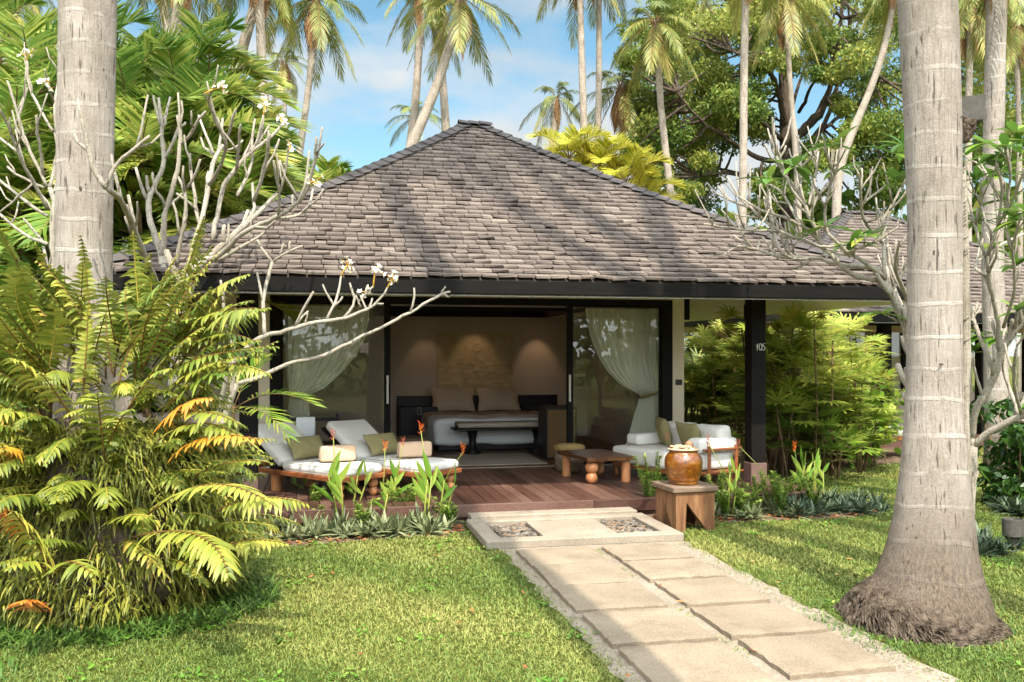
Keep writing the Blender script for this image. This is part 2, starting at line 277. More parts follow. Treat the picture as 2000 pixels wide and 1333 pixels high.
# ------------------------------------------------------------------ mesh building
def nrm(a):
    return a/np.maximum(np.linalg.norm(a, axis=-1, keepdims=True), 1e-9)
class MB:
    def __init__(s): s.v = []; s.q = []; s.t = []; s.r = []; s.n = 0; s.sm = False
    def add(s, v, quads=None, tris=None, r=None):
        v = np.asarray(v, float).reshape(-1, 3); k = len(v)
        s.v.append(v)
        if quads is not None and len(quads): s.q.append(np.asarray(quads, np.int64).reshape(-1, 4)+s.n)
        if tris is not None and len(tris): s.t.append(np.asarray(tris, np.int64).reshape(-1, 3)+s.n)
        if r is None: r = random.random()
        s.r.append(np.broadcast_to(np.asarray(r, float), (k,)).copy()); s.n += k
    def bm(s, b, r=None):
        bmesh.ops.triangulate(b, faces=[f for f in b.faces if len(f.verts) > 4])
        b.verts.index_update()
        v = [x.co[:] for x in b.verts]
        q = [[x.index for x in f.verts] for f in b.faces if len(f.verts) == 4]
        t = [[x.index for x in f.verts] for f in b.faces if len(f.verts) == 3]
        s.add(v, q, t, r); b.free()
    def box(s, a, b, bev=0, mat=None, r=None, seg=1):
        a = np.array(a, float); b = np.array(b, float); lo = np.minimum(a, b); hi = np.maximum(a, b)
        x = bmesh.new(); bmesh.ops.create_cube(x, size=1)
        for w in x.verts:
            for i in range(3): w.co[i] = lo[i] if w.co[i] < 0 else hi[i]
        if bev: bmesh.ops.bevel(x, geom=x.edges[:], offset=bev, segments=seg, affect='EDGES', profile=.6)
        if mat is not None: x.transform(mat)
        s.bm(x, r)
    def tube(s, pts, rad, n=8, r=None, cap=True, jitter=0):
        s.sm = True
        p = np.array(pts, float); k = len(p); rad = np.broadcast_to(np.asarray(rad, float), (k,))
        tg = np.gradient(p, axis=0); tg = nrm(tg)
        ref = np.array((0, 0, 1.)) if abs(tg[0][2]) < .9 else np.array((1., 0, 0))
        a = nrm(np.cross(tg[0], ref)); fr = []
        for i in range(k):
            a = nrm(a-tg[i]*np.dot(a, tg[i])); fr.append((a, np.cross(tg[i], a)))
        an = np.linspace(0, 2*np.pi, n, endpoint=False)
        vs = []
        for i in range(k):
            rr = rad[i]*(1+(rng.uniform(-jitter, jitter, n) if jitter else 0))
            vs.append(p[i]+(np.cos(an)*rr)[:, None]*fr[i][0]+(np.sin(an)*rr)[:, None]*fr[i][1])
        v = np.concatenate(vs); j = np.arange(n); q = []
        for i in range(k-1):
            q.append(np.stack([i*n+j, i*n+(j+1) % n, (i+1)*n+(j+1) % n, (i+1)*n+j], 1))
        t = []
        if cap:
            v = np.concatenate([v, p[:1], p[-1:]+tg[-1]*rad[-1]*.5]); c0 = k*n
            t = np.concatenate([np.stack([np.full(n, c0), (j+1) % n, j], 1), np.stack([np.full(n, c0+1), (k-1)*n+j, (k-1)*n+(j+1) % n], 1)])
        s.add(v, np.concatenate(q), t, r)
    def lathe(s, prof, c=(0, 0, 0), n=24, r=None, wob=0):
        c = np.array(c, float); an = np.linspace(0, 2*np.pi, n, endpoint=False); v = []
        for (rr, z) in prof: v.append(np.stack([rr*np.cos(an), rr*np.sin(an), np.full(n, z)], 1)+c)
        v = np.concatenate(v); j = np.arange(n); q = []
        for i in range(len(prof)-1): q.append(np.stack([i*n+j, i*n+(j+1) % n, (i+1)*n+(j+1) % n, (i+1)*n+j], 1))
        s.add(v, np.concatenate(q), None, r)
    def ball(s, c, rad, r=None, sub=2, sq=(1, 1, 1)):
        b = bmesh.new(); bmesh.ops.create_uvsphere(b, u_segments=8+4*sub, v_segments=5+3*sub, radius=1)
        b.transform(Matrix.Translation(Vector([float(x) for x in c])) @ Matrix.Diagonal((rad*sq[0], rad*sq[1], rad*sq[2], 1))); s.bm(b, r)
    def leaves(s, base, d, side, L, Wd, droop=0., nseg=2, prof=None, rnd=None, fold=0., curl=None):
        base = np.asarray(base, float).reshape(-1, 3); N = len(base); s.sm = True
        d = nrm(np.broadcast_to(np.asarray(d, float), (N, 3))); side = np.broadcast_to(np.asarray(side, float), (N, 3))
        side = nrm(side-d*np.sum(d*side, -1, keepdims=True))
        L = np.broadcast_to(np.asarray(L, float), (N,)); Wd = np.broadcast_to(np.asarray(Wd, float), (N,))
        droop = np.broadcast_to(np.asarray(droop, float), (N,))
        tt = np.linspace(0, 1, nseg+1)
        if prof is None: prof = {1: (1, .25), 2: (.5, 1, .06), 3: (.45, 1, .8, .05), 4: (.3, .85, 1, .7, .04), 5: (.25, .75, 1, .9, .6, .04)}[nseg]
        up = np.cross(side, d)
        cols = 3 if fold else 2
        V = np.empty((N, nseg+1, cols, 3))
        for i, t in enumerate(tt):
            c = base+d*(L*t)[:, None]; c = c.copy(); c[:, 2] -= droop*L*t*t
            w = side*(Wd*prof[i]*.5)[:, None]
            if fold:
                f = up*(Wd*prof[i]*.5*fold)[:, None]
                V[:, i, 0] = c-w+f; V[:, i, 1] = c; V[:, i, 2] = c+w+f
            else: V[:, i, 0] = c-w; V[:, i, 1] = c+w
        per = (nseg+1)*cols; q = []
        for i in range(nseg):
            for k in range(cols-1):
                q.append([i*cols+k, i*cols+k+1, (i+1)*cols+k+1, (i+1)*cols+k])
        q = np.array(q)[None]+(np.arange(N)*per)[:, None, None]
        if rnd is None: rnd = rng.random(N)
        rnd = np.broadcast_to(np.asarray(rnd, float), (N,))
        s.add(V.reshape(-1, 3), q.reshape(-1, 4), None, np.repeat(rnd, per))
    def build(s, name, mat, parent=None, world=True, smooth=False):
        v = np.concatenate(s.v); off = np.zeros(3)
        if parent is not None and world:
            p = parent
            while p is not None: off += np.array(p.location); p = p.parent
        v = v-off
        me = bpy.data.meshes.new(name)
        q = np.concatenate(s.q) if s.q else np.zeros((0, 4), np.int64); t = np.concatenate(s.t) if s.t else np.zeros((0, 3), np.int64)
        me.vertices.add(len(v)); me.vertices.foreach_set('co', v.astype(np.float32).ravel())
        li = np.concatenate([q.ravel(), t.ravel()]); me.loops.add(len(li)); me.loops.foreach_set('vertex_index', li.astype(np.int32))
        np_ = len(q)+len(t); me.polygons.add(np_)
        st = np.concatenate([np.arange(len(q))*4, len(q)*4+np.arange(len(t))*3]); me.polygons.foreach_set('loop_start', st.astype(np.int32))
        me.update(calc_edges=True); me.validate()
        a = me.attributes.new('rnd', 'FLOAT', 'POINT'); a.data.foreach_set('value', np.concatenate(s.r).astype(np.float32))
        me.polygons.foreach_set('use_smooth', np.full(len(me.polygons), bool(smooth or s.sm)))
        me.materials.append(M[mat])
        o = bpy.data.objects.new(name, me); COL.objects.link(o)
        if parent is not None: o.parent = parent
        return o
def tag(o, label=None, cat=None, group=None, kind=None):
    if label: o['label'] = label
    if cat: o['category'] = cat
    if group: o['group'] = group
    if kind: o['kind'] = kind
    return o
def thing(name, label, cat, loc=(0, 0, 0), group=None, rz=0):
    o = bpy.data.objects.new(name, None); COL.objects.link(o); o.location = [float(x) for x in loc]; o.rotation_euler = (0, 0, rz)
    o.empty_display_size = .1
    return tag(o, label, cat, group)
def dup(root, loc, rz=0, scale=1, label=None):
    def cp(o, par):
        c = o.copy(); COL.objects.link(c); c.parent = par
        for ch in list(o.children): cp(ch, c)
        return c
    r = cp(root, None); r.location = [float(x) for x in loc]; r.rotation_euler = (0, 0, rz); r.scale = (scale,)*3
    if label: r['label'] = label
    return r
def boxes(name, mat, parent, lst, bev=.004, world=True, **kw):
    m = MB()
    for a, b in lst: m.box(a, b, bev)
    return m.build(name, mat, parent, world, **kw)
def struct(o): o['kind'] = 'structure'; return o

# curve of a frond: points, tangents
def quad_curve(p0, p1, p2, n):
    t = np.linspace(0, 1, n)[:, None]; p0, p1, p2 = map(np.asarray, (p0, p1, p2))
    return (1-t)**2*p0+2*t*(1-t)*p1+t*t*p2
def frond(mb, rb, pts, nleaf, Lmax, Wd, a0=65, a1=25, droop=.25, t0=.12, vee=.15, lprof=None, nseg=2, rr=.01, rnd=None, spread=.2, up0=(0, 0, 1), fold=0., prof=None, jit=(.88, 1.1), skip=0):
    p = np.array(pts); n = len(p); tg = nrm(np.gradient(p, axis=0)); tt = np.linspace(0, 1, n)
    sd = np.cross(tg, np.array(up0)); bad = np.linalg.norm(sd, axis=1) < .15
    sd = nrm(np.where(bad[:, None], np.array((1, 0, 0.)), sd))
    for i in range(1, n):
        if np.dot(sd[i], sd[i-1]) < 0: sd[i] = -sd[i]
    t = t0+(1-t0)*np.linspace(0, 1, nleaf)
    ip = lambda a: np.stack([np.interp(t, tt, a[:, k]) for k in range(3)], 1)
    P, T, D = ip(p), nrm(ip(tg)), nrm(ip(sd)); U = np.cross(D, T); P0, T0_, D0, U0 = P, T, D, U
    u = (t-t0)/(1-t0)
    ll = (np.sin(np.pi*(.12+.80*u))**.7 if lprof is None else np.interp(u, np.linspace(0, 1, len(lprof)), lprof))*Lmax
    an = np.radians(a0+(a1-a0)*u)
    for sg in (-1, 1):
        j = rng.normal(0, .05, (nleaf, 3))
        d = T*np.cos(an)[:, None]+D*sg*np.sin(an)[:, None]+U*vee+j
        d = nrm(d)
        r = (rng.normal(.5 if rnd is None else rnd, spread, nleaf)).clip(0, 1)
        k = rng.random(nleaf) >= skip
        mb.leaves(P[k], d[k], T[k], (ll*rng.uniform(*jit, nleaf))[k], (Wd*(.5+.5*ll/Lmax))[k], (droop*rng.uniform(.6, 1.4, nleaf))[k], nseg, prof, r[k], fold)
    if rb is not None: rb.tube(p, np.linspace(rr, rr*.3, n), 5, .5, cap=False)

exec_sections = []
# ------------------------------------------------------------------ ground, path, beds, deck
DK = .18                                                   # deck level
PX0, PX1 = 1.60, 3.30                                      # path edges
def sheet(name, mat, poly, z):
    m = MB(); b = bmesh.new(); b.faces.new([b.verts.new((x, y, z)) for x, y in poly]); m.bm(b, .5)
    o = m.build(name, mat); return struct(o)
g = MB(); N = 60
xs = np.linspace(-1, 1, N); xs = np.sign(xs)*np.abs(xs)**2.2*400
vv = np.array([(x, y, 0) for y in xs for x in xs]); qq = [(j*N+i, j*N+i+1, (j+1)*N+i+1, (j+1)*N+i) for j in range(N-1) for i in range(N-1)]
g.add(vv, qq, None, .5); struct(g.build('ground', 'lawn'))
def wavy(y0, y1, x, n=34, a=.05):
    ys = np.linspace(y0, y1, n); return [(x+rng.uniform(-a, a), y) for y in ys]
pl = wavy(-1.5, 8.1, PX0, 80, .03); pr = wavy(8.1, -1.5, PX1+.05, 80, .04)
sheet('path', 'cement', pl+pr, .004)
bl = [(1.47, 9.55), (1.44, 8.8), (1.2, 8.76), (.9, 8.8), (.5, 8.70), (.1, 8.62), (-.3, 8.55), (-.8, 8.6), (-1.6, 8.7), (-2.4, 9.55)]
br = [(3.36, 9.55), (3.4, 8.75), (3.9, 8.78), (4.4, 8.86), (4.9, 8.84), (5.4, 8.80), (5.9, 8.92), (6.25, 9.2), (6.3, 9.7), (6.2, 10.4), (6.3, 11.6), (6.4, 12.3), (8.9, 13.0), (11, 13.4), (11.5, 20), (6.9, 20), (5.3, 16), (5.3, 9.55)]
sheet('flower_bed', 'soil', bl, .005); sheet('flower_bed.001', 'soil', br, .005)
def inpoly(x, y, poly):
    poly = np.array(poly); ins = np.zeros(x.shape, bool); j = len(poly)-1
    for i in range(len(poly)):
        xi, yi = poly[i]; xj, yj = poly[j]
        c = ((yi > y) != (yj > y)) & (x < (xj-xi)*(y-yi)/((yj-yi) if yj != yi else 1e-9)+xi); ins ^= c; j = i
    return ins
# stepping slabs
rows = [(7.27, 7.88), (6.62, 7.25), (5.93, 6.58), (5.20, 5.85), (4.40, 5.12), (3.70, 4.36)]
ordn = ['beside the raised step', 'second from the raised step', 'in the middle of the path', 'second from the bottom edge of the picture', 'cut by the bottom edge of the picture', '']
def slab(x0, x1, y0, y1):
    m = MB(); b = bmesh.new(); bmesh.ops.create_grid(b, x_segments=14, y_segments=14, size=.5)
    cx, cy = (x0+x1)/2, (y0+y1)/2; tl_ = rng.normal(0, .006, 2)
    for v in b.verts:
        ed = max(abs(v.co.x), abs(v.co.y)) > .499
        v.co.x = cx+v.co.x*(x1-x0); v.co.y = cy+v.co.y*(y1-y0)
        v.co.z = .042+tl_[0]*(v.co.x-cx)+tl_[1]*(v.co.y-cy)+rng.normal(0, .0006)
        if ed: v.co.x += rng.normal(0, .004); v.co.y += rng.normal(0, .004); v.co.z -= .006+abs(rng.normal(0, .003))
    e = [x for x in b.edges if x.is_boundary]
    r = bmesh.ops.extrude_edge_only(b, edges=e)
    for v in [x for x in r['geom'] if isinstance(x, bmesh.types.BMVert)]: v.co.z = -.01
    m.bm(b, random.random()); return m
for i, (y0, y1) in enumerate(rows[:5]):
    for sd, (a, b) in (('left', (1.72, 2.37)), ('right', (2.49, 3.12))):
        j = rng.uniform(-.015, .015, 4)
        lab = f'square sandy stone slab, {sd} one of its pair, {ordn[i]}'
        y0b = y0+.1 if (i == 4 and sd == 'right') else y0
        tag(slab(a+j[0], b+j[1], y0b+j[2], y1+j[3]).build('stepping_slab', 'slab'), lab, 'paving slab', 'slabs laid in pairs along the path')
# raised step with two pebble trays
st = thing('entrance_step', 'low cream concrete step with two pebble filled trays in front of the deck', 'step', (2.42, 8.65, 0))
X0, X1, Y0, Y1 = 1.48, 3.36, 8.06, 9.2
boxes('curb', 'curb', st, [((X0, Y0, 0), (X1, Y0+.16, .075)), ((X0, Y1-.16, 0), (X1, Y1, .074)), ((X0, Y0+.162, 0), (X0+.16, Y1-.162, .0745)), ((X1-.16, Y0+.162, 0), (X1, Y1-.162, .0745))], .008)
boxes('landing', 'curb', st, [((X0+.05, Y1+.002, 0), (X1-.05, 9.44, .10))], .008)
boxes('centre_slab', 'curb', st, [((2.06, Y0+.165, 0), (2.78, Y1-.165, .062))], .006)
for a, b in ((X0+.162, 2.055), (2.785, X1-.162)):
    boxes('tray', 'soil', st, [((a, Y0+.164, 0), (b, Y1-.164, .022))], 0)
    n = 420; m = MB()
    for i in range(n):
        rad = rng.uniform(.010, .028)
        m.ball((rng.uniform(a+.03, b-.03), rng.uniform(Y0+.19, Y1-.19), .03+rng.uniform(0, .018)), rad, rng.random(), 0, (rng.uniform(.8, 1.4), rng.uniform(.7, 1.2), .45))
    o = m.build('pebbles', 'pebble', st, smooth=True); o['kind'] = 'stuff'
# deck
m = MB(); x = -2.2
while x < 5.55:
    w = .118
    for (ya, yb) in ((9.47, 11.0+rng.uniform(-.4, .4)), (None, 12.42)):
        if ya is None: ya = yl+.003
        m.box((x, ya, DK-.028), (x+w, yb, DK+rng.uniform(-.0012, .0012)), .003, None, rng.random()); yl = yb
    x += w+.006
struct(m.build('deck', 'deck'))
m = MB(); x = -2.2
for x0, x1 in ((-2.2, .4), (.403, 2.9), (2.903, 5.55)): m.box((x0, 9.425, DK-.125), (x1, 9.466, DK+.004), .004, None, rng.random())
m.box((-2.2, 9.47, .0), (5.55, 9.55, DK-.13), 0, None, .1); m.box((5.50, 9.56, .0), (5.555, 12.4, DK-.004), .003, None, .4)
struct(m.build('deck_edge', 'deck'))

# ------------------------------------------------------------------ bungalow
def roof_z(t, z0, a, b): return z0+a*t+b*t*t
def make_roof(parent, cx, cy, A, B, z0, rise, a=.5, tw=.19, expo=.15, under=True, mats=('tile', 'beam', 'soffit'), t_soff=None):
    b = (rise-a*B)/(B*B); T = MB(); CAP = MB()
    ts = [0.]
    while ts[-1] < B: ts.append(ts[-1]+expo/math.sqrt(1+(a+2*b*ts[-1])**2))
    for k in range(4):
        Lh, D = (A, B) if k % 2 == 0 else (B, A)
        ph = k*math.pi/2; cs, sn = math.cos(ph), math.sin(ph)
        def loc(s, t, z): yy = -(D-t); return (cx+cs*s-sn*yy, cy+sn*s+cs*yy, z)
        ul = []
        for tq in list(np.linspace(.03, B, 12)): ul += [loc(-(Lh-tq), tq, roof_z(tq, z0, a, b)-.03), loc(Lh-tq, tq, roof_z(tq, z0, a, b)-.03)]
        T.add(ul, [(2*i, 2*i+1, 2*i+3, 2*i+2) for i in range(11)], None, 0.)
        for j in range(len(ts)-1):
            t0, t1 = ts[j], min(ts[j+1]+.03, B)
            e0, e1 = Lh-t0, Lh-t1
            s = -e0+rng.uniform(-tw, 0)
            while s < e0:
                w = tw*rng.uniform(.7, 1.25); s0, s1 = s, min(s+w-.009, e0+.2); s += w
                a0, a1 = max(s0, -e0), min(s1, e0); b0, b1 = np.clip(s0, -e1, e1), np.clip(s1, -e1, e1)
                if a1-a0 < .01: continue
                tl = t0+rng.normal(0, .008); zl = roof_z(max(tl, 0), z0, a, b); zu = roof_z(t1, z0, a, b)
                h1, h2 = .048+rng.normal(0, .006), .048+rng.normal(0, .006)
                v = [loc(a0, tl, zl+h1), loc(a1, tl+rng.normal(0, .006), zl+h2), loc(b1, t1, zu+.008), loc(b0, t1, zu+.008), loc(a0, tl+.003, zl+h1-.024), loc(a1, tl+.003, zl+h2-.024), loc(b1, t1, zu-.012), loc(b0, t1, zu-.012)]
                T.add(v, [(0, 1, 2, 3), (4, 5, 1, 0), (0, 3, 7, 4), (1, 5, 6, 2), (5, 4, 7, 6)], None, rng.random())
    # hip caps
    for sx in (-1, 1):
        for sy in (-1, 1):
            t = 0.
            while t < B-.02:
                t2 = min(t+.15, B+.03)
                def hp(tq): tq2 = min(tq, B); return np.array((cx+sx*(A-tq2), cy+sy*(B-tq2), roof_z(tq2, z0, a, b)))
                p, q = hp(t), hp(t2); n1 = np.array((sx*.70, -sy*.70, 0.))*.15
                p = p+np.array((0, 0, .075)); q = q+np.array((0, 0, .045)); dz = np.array((0, 0, -.065)); th = np.array((0, 0, -.035))
                v = [p, p+n1+dz, q+n1+dz, q, p-n1+dz, q-n1+dz, p+th, p+n1+dz+th, p-n1+dz+th]
                CAP.add(v, [(0, 1, 2, 3), (0, 3, 5, 4), (6, 7, 1, 0), (0, 4, 8, 6)], None, rng.uniform(0, .4)); t += .12
    L = A-B; x = -L-.10
    while x < L-.02:
        p = np.array((cx+x, cy, z0+rise+.085)); q = p+np.array((.2, 0, -.02)); w = np.array((0, .14, -.075))
        CAP.add([p, p+w, q+w, q, p-w*(1, 1, -1), q-w*(1, 1, -1), ], [(0, 1, 2, 3), (0, 3, 5, 4)], None, rng.uniform(0, .4)); x += .16
    ro = T.build('roof', mats[0], parent)
    CAP.build('hip_cap', 'cap', ro)
    F = MB(); hh = .145
    A2, B2 = A-.05, B-.05
    for (p, q) in (((-A2, -B2), (A2, -B2-.035)), ((-A2, B2), (A2, B2+.035)), ((-A2-.035, -B2+.002), (-A2, B2-.002)), ((A2, -B2+.002), (A2+.035, B2-.002))):
        F.box((cx+p[0], cy+p[1], z0-hh), (cx+q[0], cy+q[1], z0-.006), .004, None, rng.random())
    F.build('fascia', mats[1], ro)
    # sloping boarded underside
    Sf = MB(); nt = 10; tt = np.linspace(.055, t_soff or B, nt)
    for k in range(4):
        Lh, D = (A, B) if k % 2 == 0 else (B, A)
        ph = k*math.pi/2; cs, sn = math.cos(ph), math.sin(ph); v = []
        for t in tt:
            z = roof_z(t, z0, a, b)-.165-.03*(t-.06 < .01)
            for s in (-(Lh-t), Lh-t): yy = -(D-t); v.append((cx+cs*s-sn*yy, cy+sn*s+cs*yy, z))
        Sf.add(v, [(2*i, 2*i+1, 2*i+3, 2*i+2) for i in range(nt-1)], None, .5)
    Sf.build('soffit', mats[2], ro)
    return ro
hs = thing('bungalow', 'single storey bungalow with brown wooden shingle roof and open sliding glass doors', 'bungalow', (2.31, 13.7, 0))
make_roof(hs, 2.33, 13.82, 4.60, 4.47, 2.52, 2.71, tw=.175, expo=.138, t_soff=3.2)
YW = 12.45
ZT = 2.42
# plastered walls
w = [((-.745, YW-.05, 0), (-.604, YW+.12, 2.95)), ((4.99, YW-.05, 0), (5.17, YW+.12, 2.95)), ((-.60, YW-.04, 2.518), (4.986, YW+.12, 3.0)),
     ((-.745, YW+.122, 0), (-.62, 17.0, 3.0)), ((5.05, YW+.122, 0), (5.17, 17.0, 3.0)), ((-.745, 17.02, 0), (5.17, 17.14, 3.0))]
boxes('wall', 'cream', hs, w, .004)
iw = [((-.62, YW+.125, .17), (-.60, 16.78, 2.44)), ((5.03, YW+.125, .17), (5.047, 16.78, 2.44)), ((-.61, 16.8, .17), (5.04, 16.9, 2.44))]
boxes('interior_wall', 'taupe', hs, iw, 0)
# floor boards inside
m = MB(); x = -.6
while x < 5.03: m.box((x, YW-.02, .15), (min(x+.11, 5.03), 16.79, .186), .002, None, rng.random()); x += .112
m.build('interior_floor', 'floor', hs)
boxes('door_sill', 'curb', hs, [((-.6, YW-.06, .15), (4.98, YW-.022, .192))], .003)
# ceiling with recessed timber tray
tx0, tx1, ty0, ty1, zc = .55, 3.95, 13.3, 15.72, 2.44
cl = boxes('ceiling', 'ceil', hs, [((-.6, YW+.13, zc), (5.04, ty0, zc+.03)), ((-.6, ty1, zc), (5.04, 16.8, zc+.03)), ((-.6, ty0+.001, zc), (tx0, ty1-.001, zc+.03)), ((tx1, ty0+.001, zc), (5.04, ty1-.001, zc+.03))], 0)
boxes('tray_frame', 'darkwood', cl, [((tx0, ty0, zc-.055), (tx1, ty0+.06, zc+.06)), ((tx0, ty1-.06, zc-.055), (tx1, ty1, zc+.06)), ((tx0, ty0+.061, zc-.055), (tx0+.06, ty1-.061, zc+.06)), ((tx1-.06, ty0+.061, zc-.055), (tx1, ty1-.061, zc+.06))], .003)
m = MB(); y = ty0
while y < ty1: m.box((tx0-.05, y, zc+.30), (tx1+.05, min(y+.118, ty1), zc+.33), .002, None, rng.random()); y += .12
for a, b in (((tx0-.05, ty0-.05, zc+.05), (tx1+.05, ty0-.02, zc+.3)), ((tx0-.05, ty1+.02, zc+.05), (tx1+.05, ty1+.05, zc+.3)), ((tx0-.05, ty0-.019, zc+.05), (tx0-.03, ty1+.019, zc+.3)), ((tx1+.03, ty0-.019, zc+.05), (tx1+.05, ty1+.019, zc+.3))): m.box(a, b, 0)
m.build('tray_boarding', 'rosewood', cl)
# outer frame and sliding panels
boxes('door_frame', 'darkwood', hs, [((-.60, YW-.07, ZT), (4.985, YW+.025, 2.515)), ((-.60, YW-.07, .185), (-.46, YW+.025, ZT-.001)), ((4.82, YW-.07, .185), (4.985, YW+.025, ZT-.001))], .004)
def panel(x0, x1, y, hx, wide0, wide1):
    f = boxes('sliding_door', 'darkwood', hs, [((x0, y, .19), (x0+wide0, y+.05, ZT)), ((x1-wide1, y, .19), (x1, y+.05, ZT)), ((x0+wide0+.001, y, .19), (x1-wide1-.001, y+.05, .28)), ((x0+wide0+.001, y, ZT-.012), (x1-wide1-.001, y+.05, ZT))], .003)
    boxes('pane', 'glass', f, [((x0+wide0-.005, y+.022, .275), (x1-wide1+.005, y+.028, ZT-.01))], 0)
    boxes('handle', 'metal', f, [((hx-.014, y-.05, 1.08), (hx+.014, y-.028, 1.46)), ((hx-.008, y-.0285, 1.12), (hx+.008, y+.002, 1.14)), ((hx-.008, y-.0285, 1.40), (hx+.008, y+.002, 1.42))], .003)
    return f
panel(-.458, .968, YW-.045, .925, .02, .085)
panel(3.43, 4.818, YW-.045, 3.455, .085, .02)
# posts
def post(cx, cy):
    p = boxes('post', 'darkwood', hs, [((cx-.095, cy-.095, .42), (cx+.095, cy+.095, 2.62))], .006)
    boxes('post_base', 'stone', p, [((cx-.105, cy-.105, DK), (cx+.105, cy+.105, .418))], .006)
    boxes('post_bracket', 'darkwood', p, [((cx-.125, cy-.06, 2.18), (cx-.096, cy+.06, 2.36))], .004)
    return p
pr_ = post(5.28, 10.43); post(-.73, 10.43)
boxes('eave_beam', 'beam', hs, [((-.85, 10.36, 2.64), (5.42, 10.50, 2.80)), ((5.175, YW-.04, 2.24), (5.26, YW+.1, 2.60))], .004)
# painted number on the right post
m = MB(); yy = 10.43-.095-.002
cxn, czn, hN = 5.310, 1.835, .082
def stroke(pts, k=.0042): m.tube([(cxn+x*hN, yy, czn+z*hN) for x, z in pts], k, 6, .5)
stroke([(-.78, .22), (-.60, .5), (-.66, -.5)]); stroke([(-.82, .05), (-.50, .07)])
el = [(-.12+.24*math.cos(a), .5*math.sin(a)) for a in np.linspace(0, 2*math.pi, 24)]; stroke(el)
stroke([(.62, .48), (.30, .48), (.27, .08), (.42, .12), (.56, .02), (.60, -.16), (.52, -.38), (.36, -.5), (.22, -.46)])
m.build('room_number', 'numeral', pr_)
boxes('switch_plate', 'plate', hs, [((5.035, YW-.062, 1.30), (5.135, YW-.052, 1.38))], .003)
# wing wall to the left of the posts
wg = boxes('side_wall', 'taupe', hs, [((-2.9, 12.5, 0), (-.95, 12.62, 2.55)), ((-.948, 12.47, 0), (-.747, 12.6, 2.2))], .004)
boxes('side_panel', 'cream', wg, [((-.946, 12.44, 2.205), (-.75, 12.6, 2.55))], .004)
fr_ = boxes('window', 'darkwood', wg, [((-2.3, 12.46, 1.0), (-1.0, 12.498, 1.06)), ((-2.3, 12.46, 1.94), (-1.0, 12.498, 2.0)), ((-2.3, 12.46, 1.062), (-2.24, 12.498, 1.938)), ((-1.06, 12.46, 1.062), (-1.0, 12.498, 1.938))], .003)
boxes('pane', 'glass', fr_, [((-2.24, 12.48, 1.06), (-1.06, 12.486, 1.94))], 0)
boxes('stone_plinth', 'stone', wg, [((-2.9, 12.40, 0), (-1.0, 12.459, .62))], .006)
# downlights
def downlight(x, y, tx, ty, tz, en, ang):
    en *= .26
    m = MB(); m.lathe([(.045, zc-.012), (.045, zc-.001), (.034, zc-.006), (0.0, zc-.006)], (x, y, 0), 16); o = m.build('downlight', 'metal', hs)
    k = MB(); k.lathe([(.03, zc-.008), (0.0, zc-.008)], (x, y, 0), 12); k.build('lamp_lens', 'glow', o)
    l = bpy.data.lights.new('lamp', 'SPOT'); l.energy = en; l.color = (1, .70, .42); l.spot_size = R(ang); l.spot_blend = .7; l.shadow_soft_size = .03
    q = bpy.data.objects.new('lamp', l); COL.objects.link(q); q.location = (x, y, zc-.05)
    q.rotation_euler = (Vector((tx, ty, tz))-Vector((x, y, zc-.05))).to_track_quat('-Z', 'Y').to_euler()
downlight(1.9, 16.3, 1.95, 16.8, 1.3, 7, 60); downlight(2.85, 16.15, 2.85, 16.8, 1.5, 10, 64); downlight(4.02, 16.3, 4.05, 16.8, 1.35, 14, 60); downlight(4.5, 15.6, 4.9, 15.7, 1.2, 4, 60)
# cove strip inside the tray (lit)
boxes('cove_strip', 'glow', cl, [((tx0+.3, ty1+.002, zc+.07), (tx1-.3, ty1+.012, zc+.075))], 0)
al = bpy.data.lights.new('cove_lamp', 'AREA'); al.shape = 'RECTANGLE'; al.size = 3.0; al.size_y = .04; al.energy = 2.5; al.color = (1, .45, .12)
ao = bpy.data.objects.new('cove_lamp', al); COL.objects.link(ao); ao.location = (2.25, ty1-.1, zc+.08); ao.rotation_euler = (R(180), 0, 0)

# ------------------------------------------------------------------ inside the room
rl = thing('wall_relief', 'square sand coloured carved plaster relief above the bed', 'wall art', (2.88, 16.79, 1.5))
rx0, rx1, rz0, rz1 = 2.21, 3.55, .95, 2.10
m = MB(); n = 90; ys = []
for j in range(n):
    for i in range(n):
        a, b = i/(n-1), j/(n-1); h = .0
        for (u0, v0, s, am) in ((.25, .35, 9, .012), (.6, .5, 11, .012), (.8, .3, 8, .012), (.4, .6, 13, .009)):
            dx, dy = a-u0, b-v0; h += am*max(0, math.cos(s*3*dx+3*math.sin(14*dy+u0*9)))*math.exp(-(dx*dx+dy*dy)*14)
        rr = math.hypot((a-.52), (b-.80)*.86); h += .022*math.exp(-((rr-.055)/.014)**2)*(1+.3*math.sin(12*math.atan2(b-.8, a-.52)))+.02*math.exp(-(rr/.02)**2)
        for y0 in (.52, .40, .22): h += .010*math.exp(-((b-y0-.02*math.sin(11*a+y0*20)-.01*math.sin(29*a))/.012)**2)
        ys.append((rx0+a*(rx1-rx0), 16.765-.9*h, rz0+b*(rz1-rz0)))
m.add(ys, [(j*n+i, j*n+i+1, (j+1)*n+i+1, (j+1)*n+i) for j in range(n-1) for i in range(n-1)]); m.build('carved_panel', 'relief', rl, smooth=True)
boxes('frame', 'relief', rl, [((rx0-.05, 16.755, rz0), (rx0-.001, 16.798, rz1+.05)), ((rx1+.001, 16.755, rz0), (rx1+.05, 16.798, rz1+.05)), ((rx0, 16.755, rz1+.001), (rx1, 16.798, rz1+.05))], .004)
hb = thing('headboard', 'long black headboard with drawers standing behind the bed', 'headboard', (2.85, 16.7, .186))
hp_ = boxes('panel', 'blackmet', hb, [((1.42, 16.68, .19), (4.42, 16.75, .98))], .01)
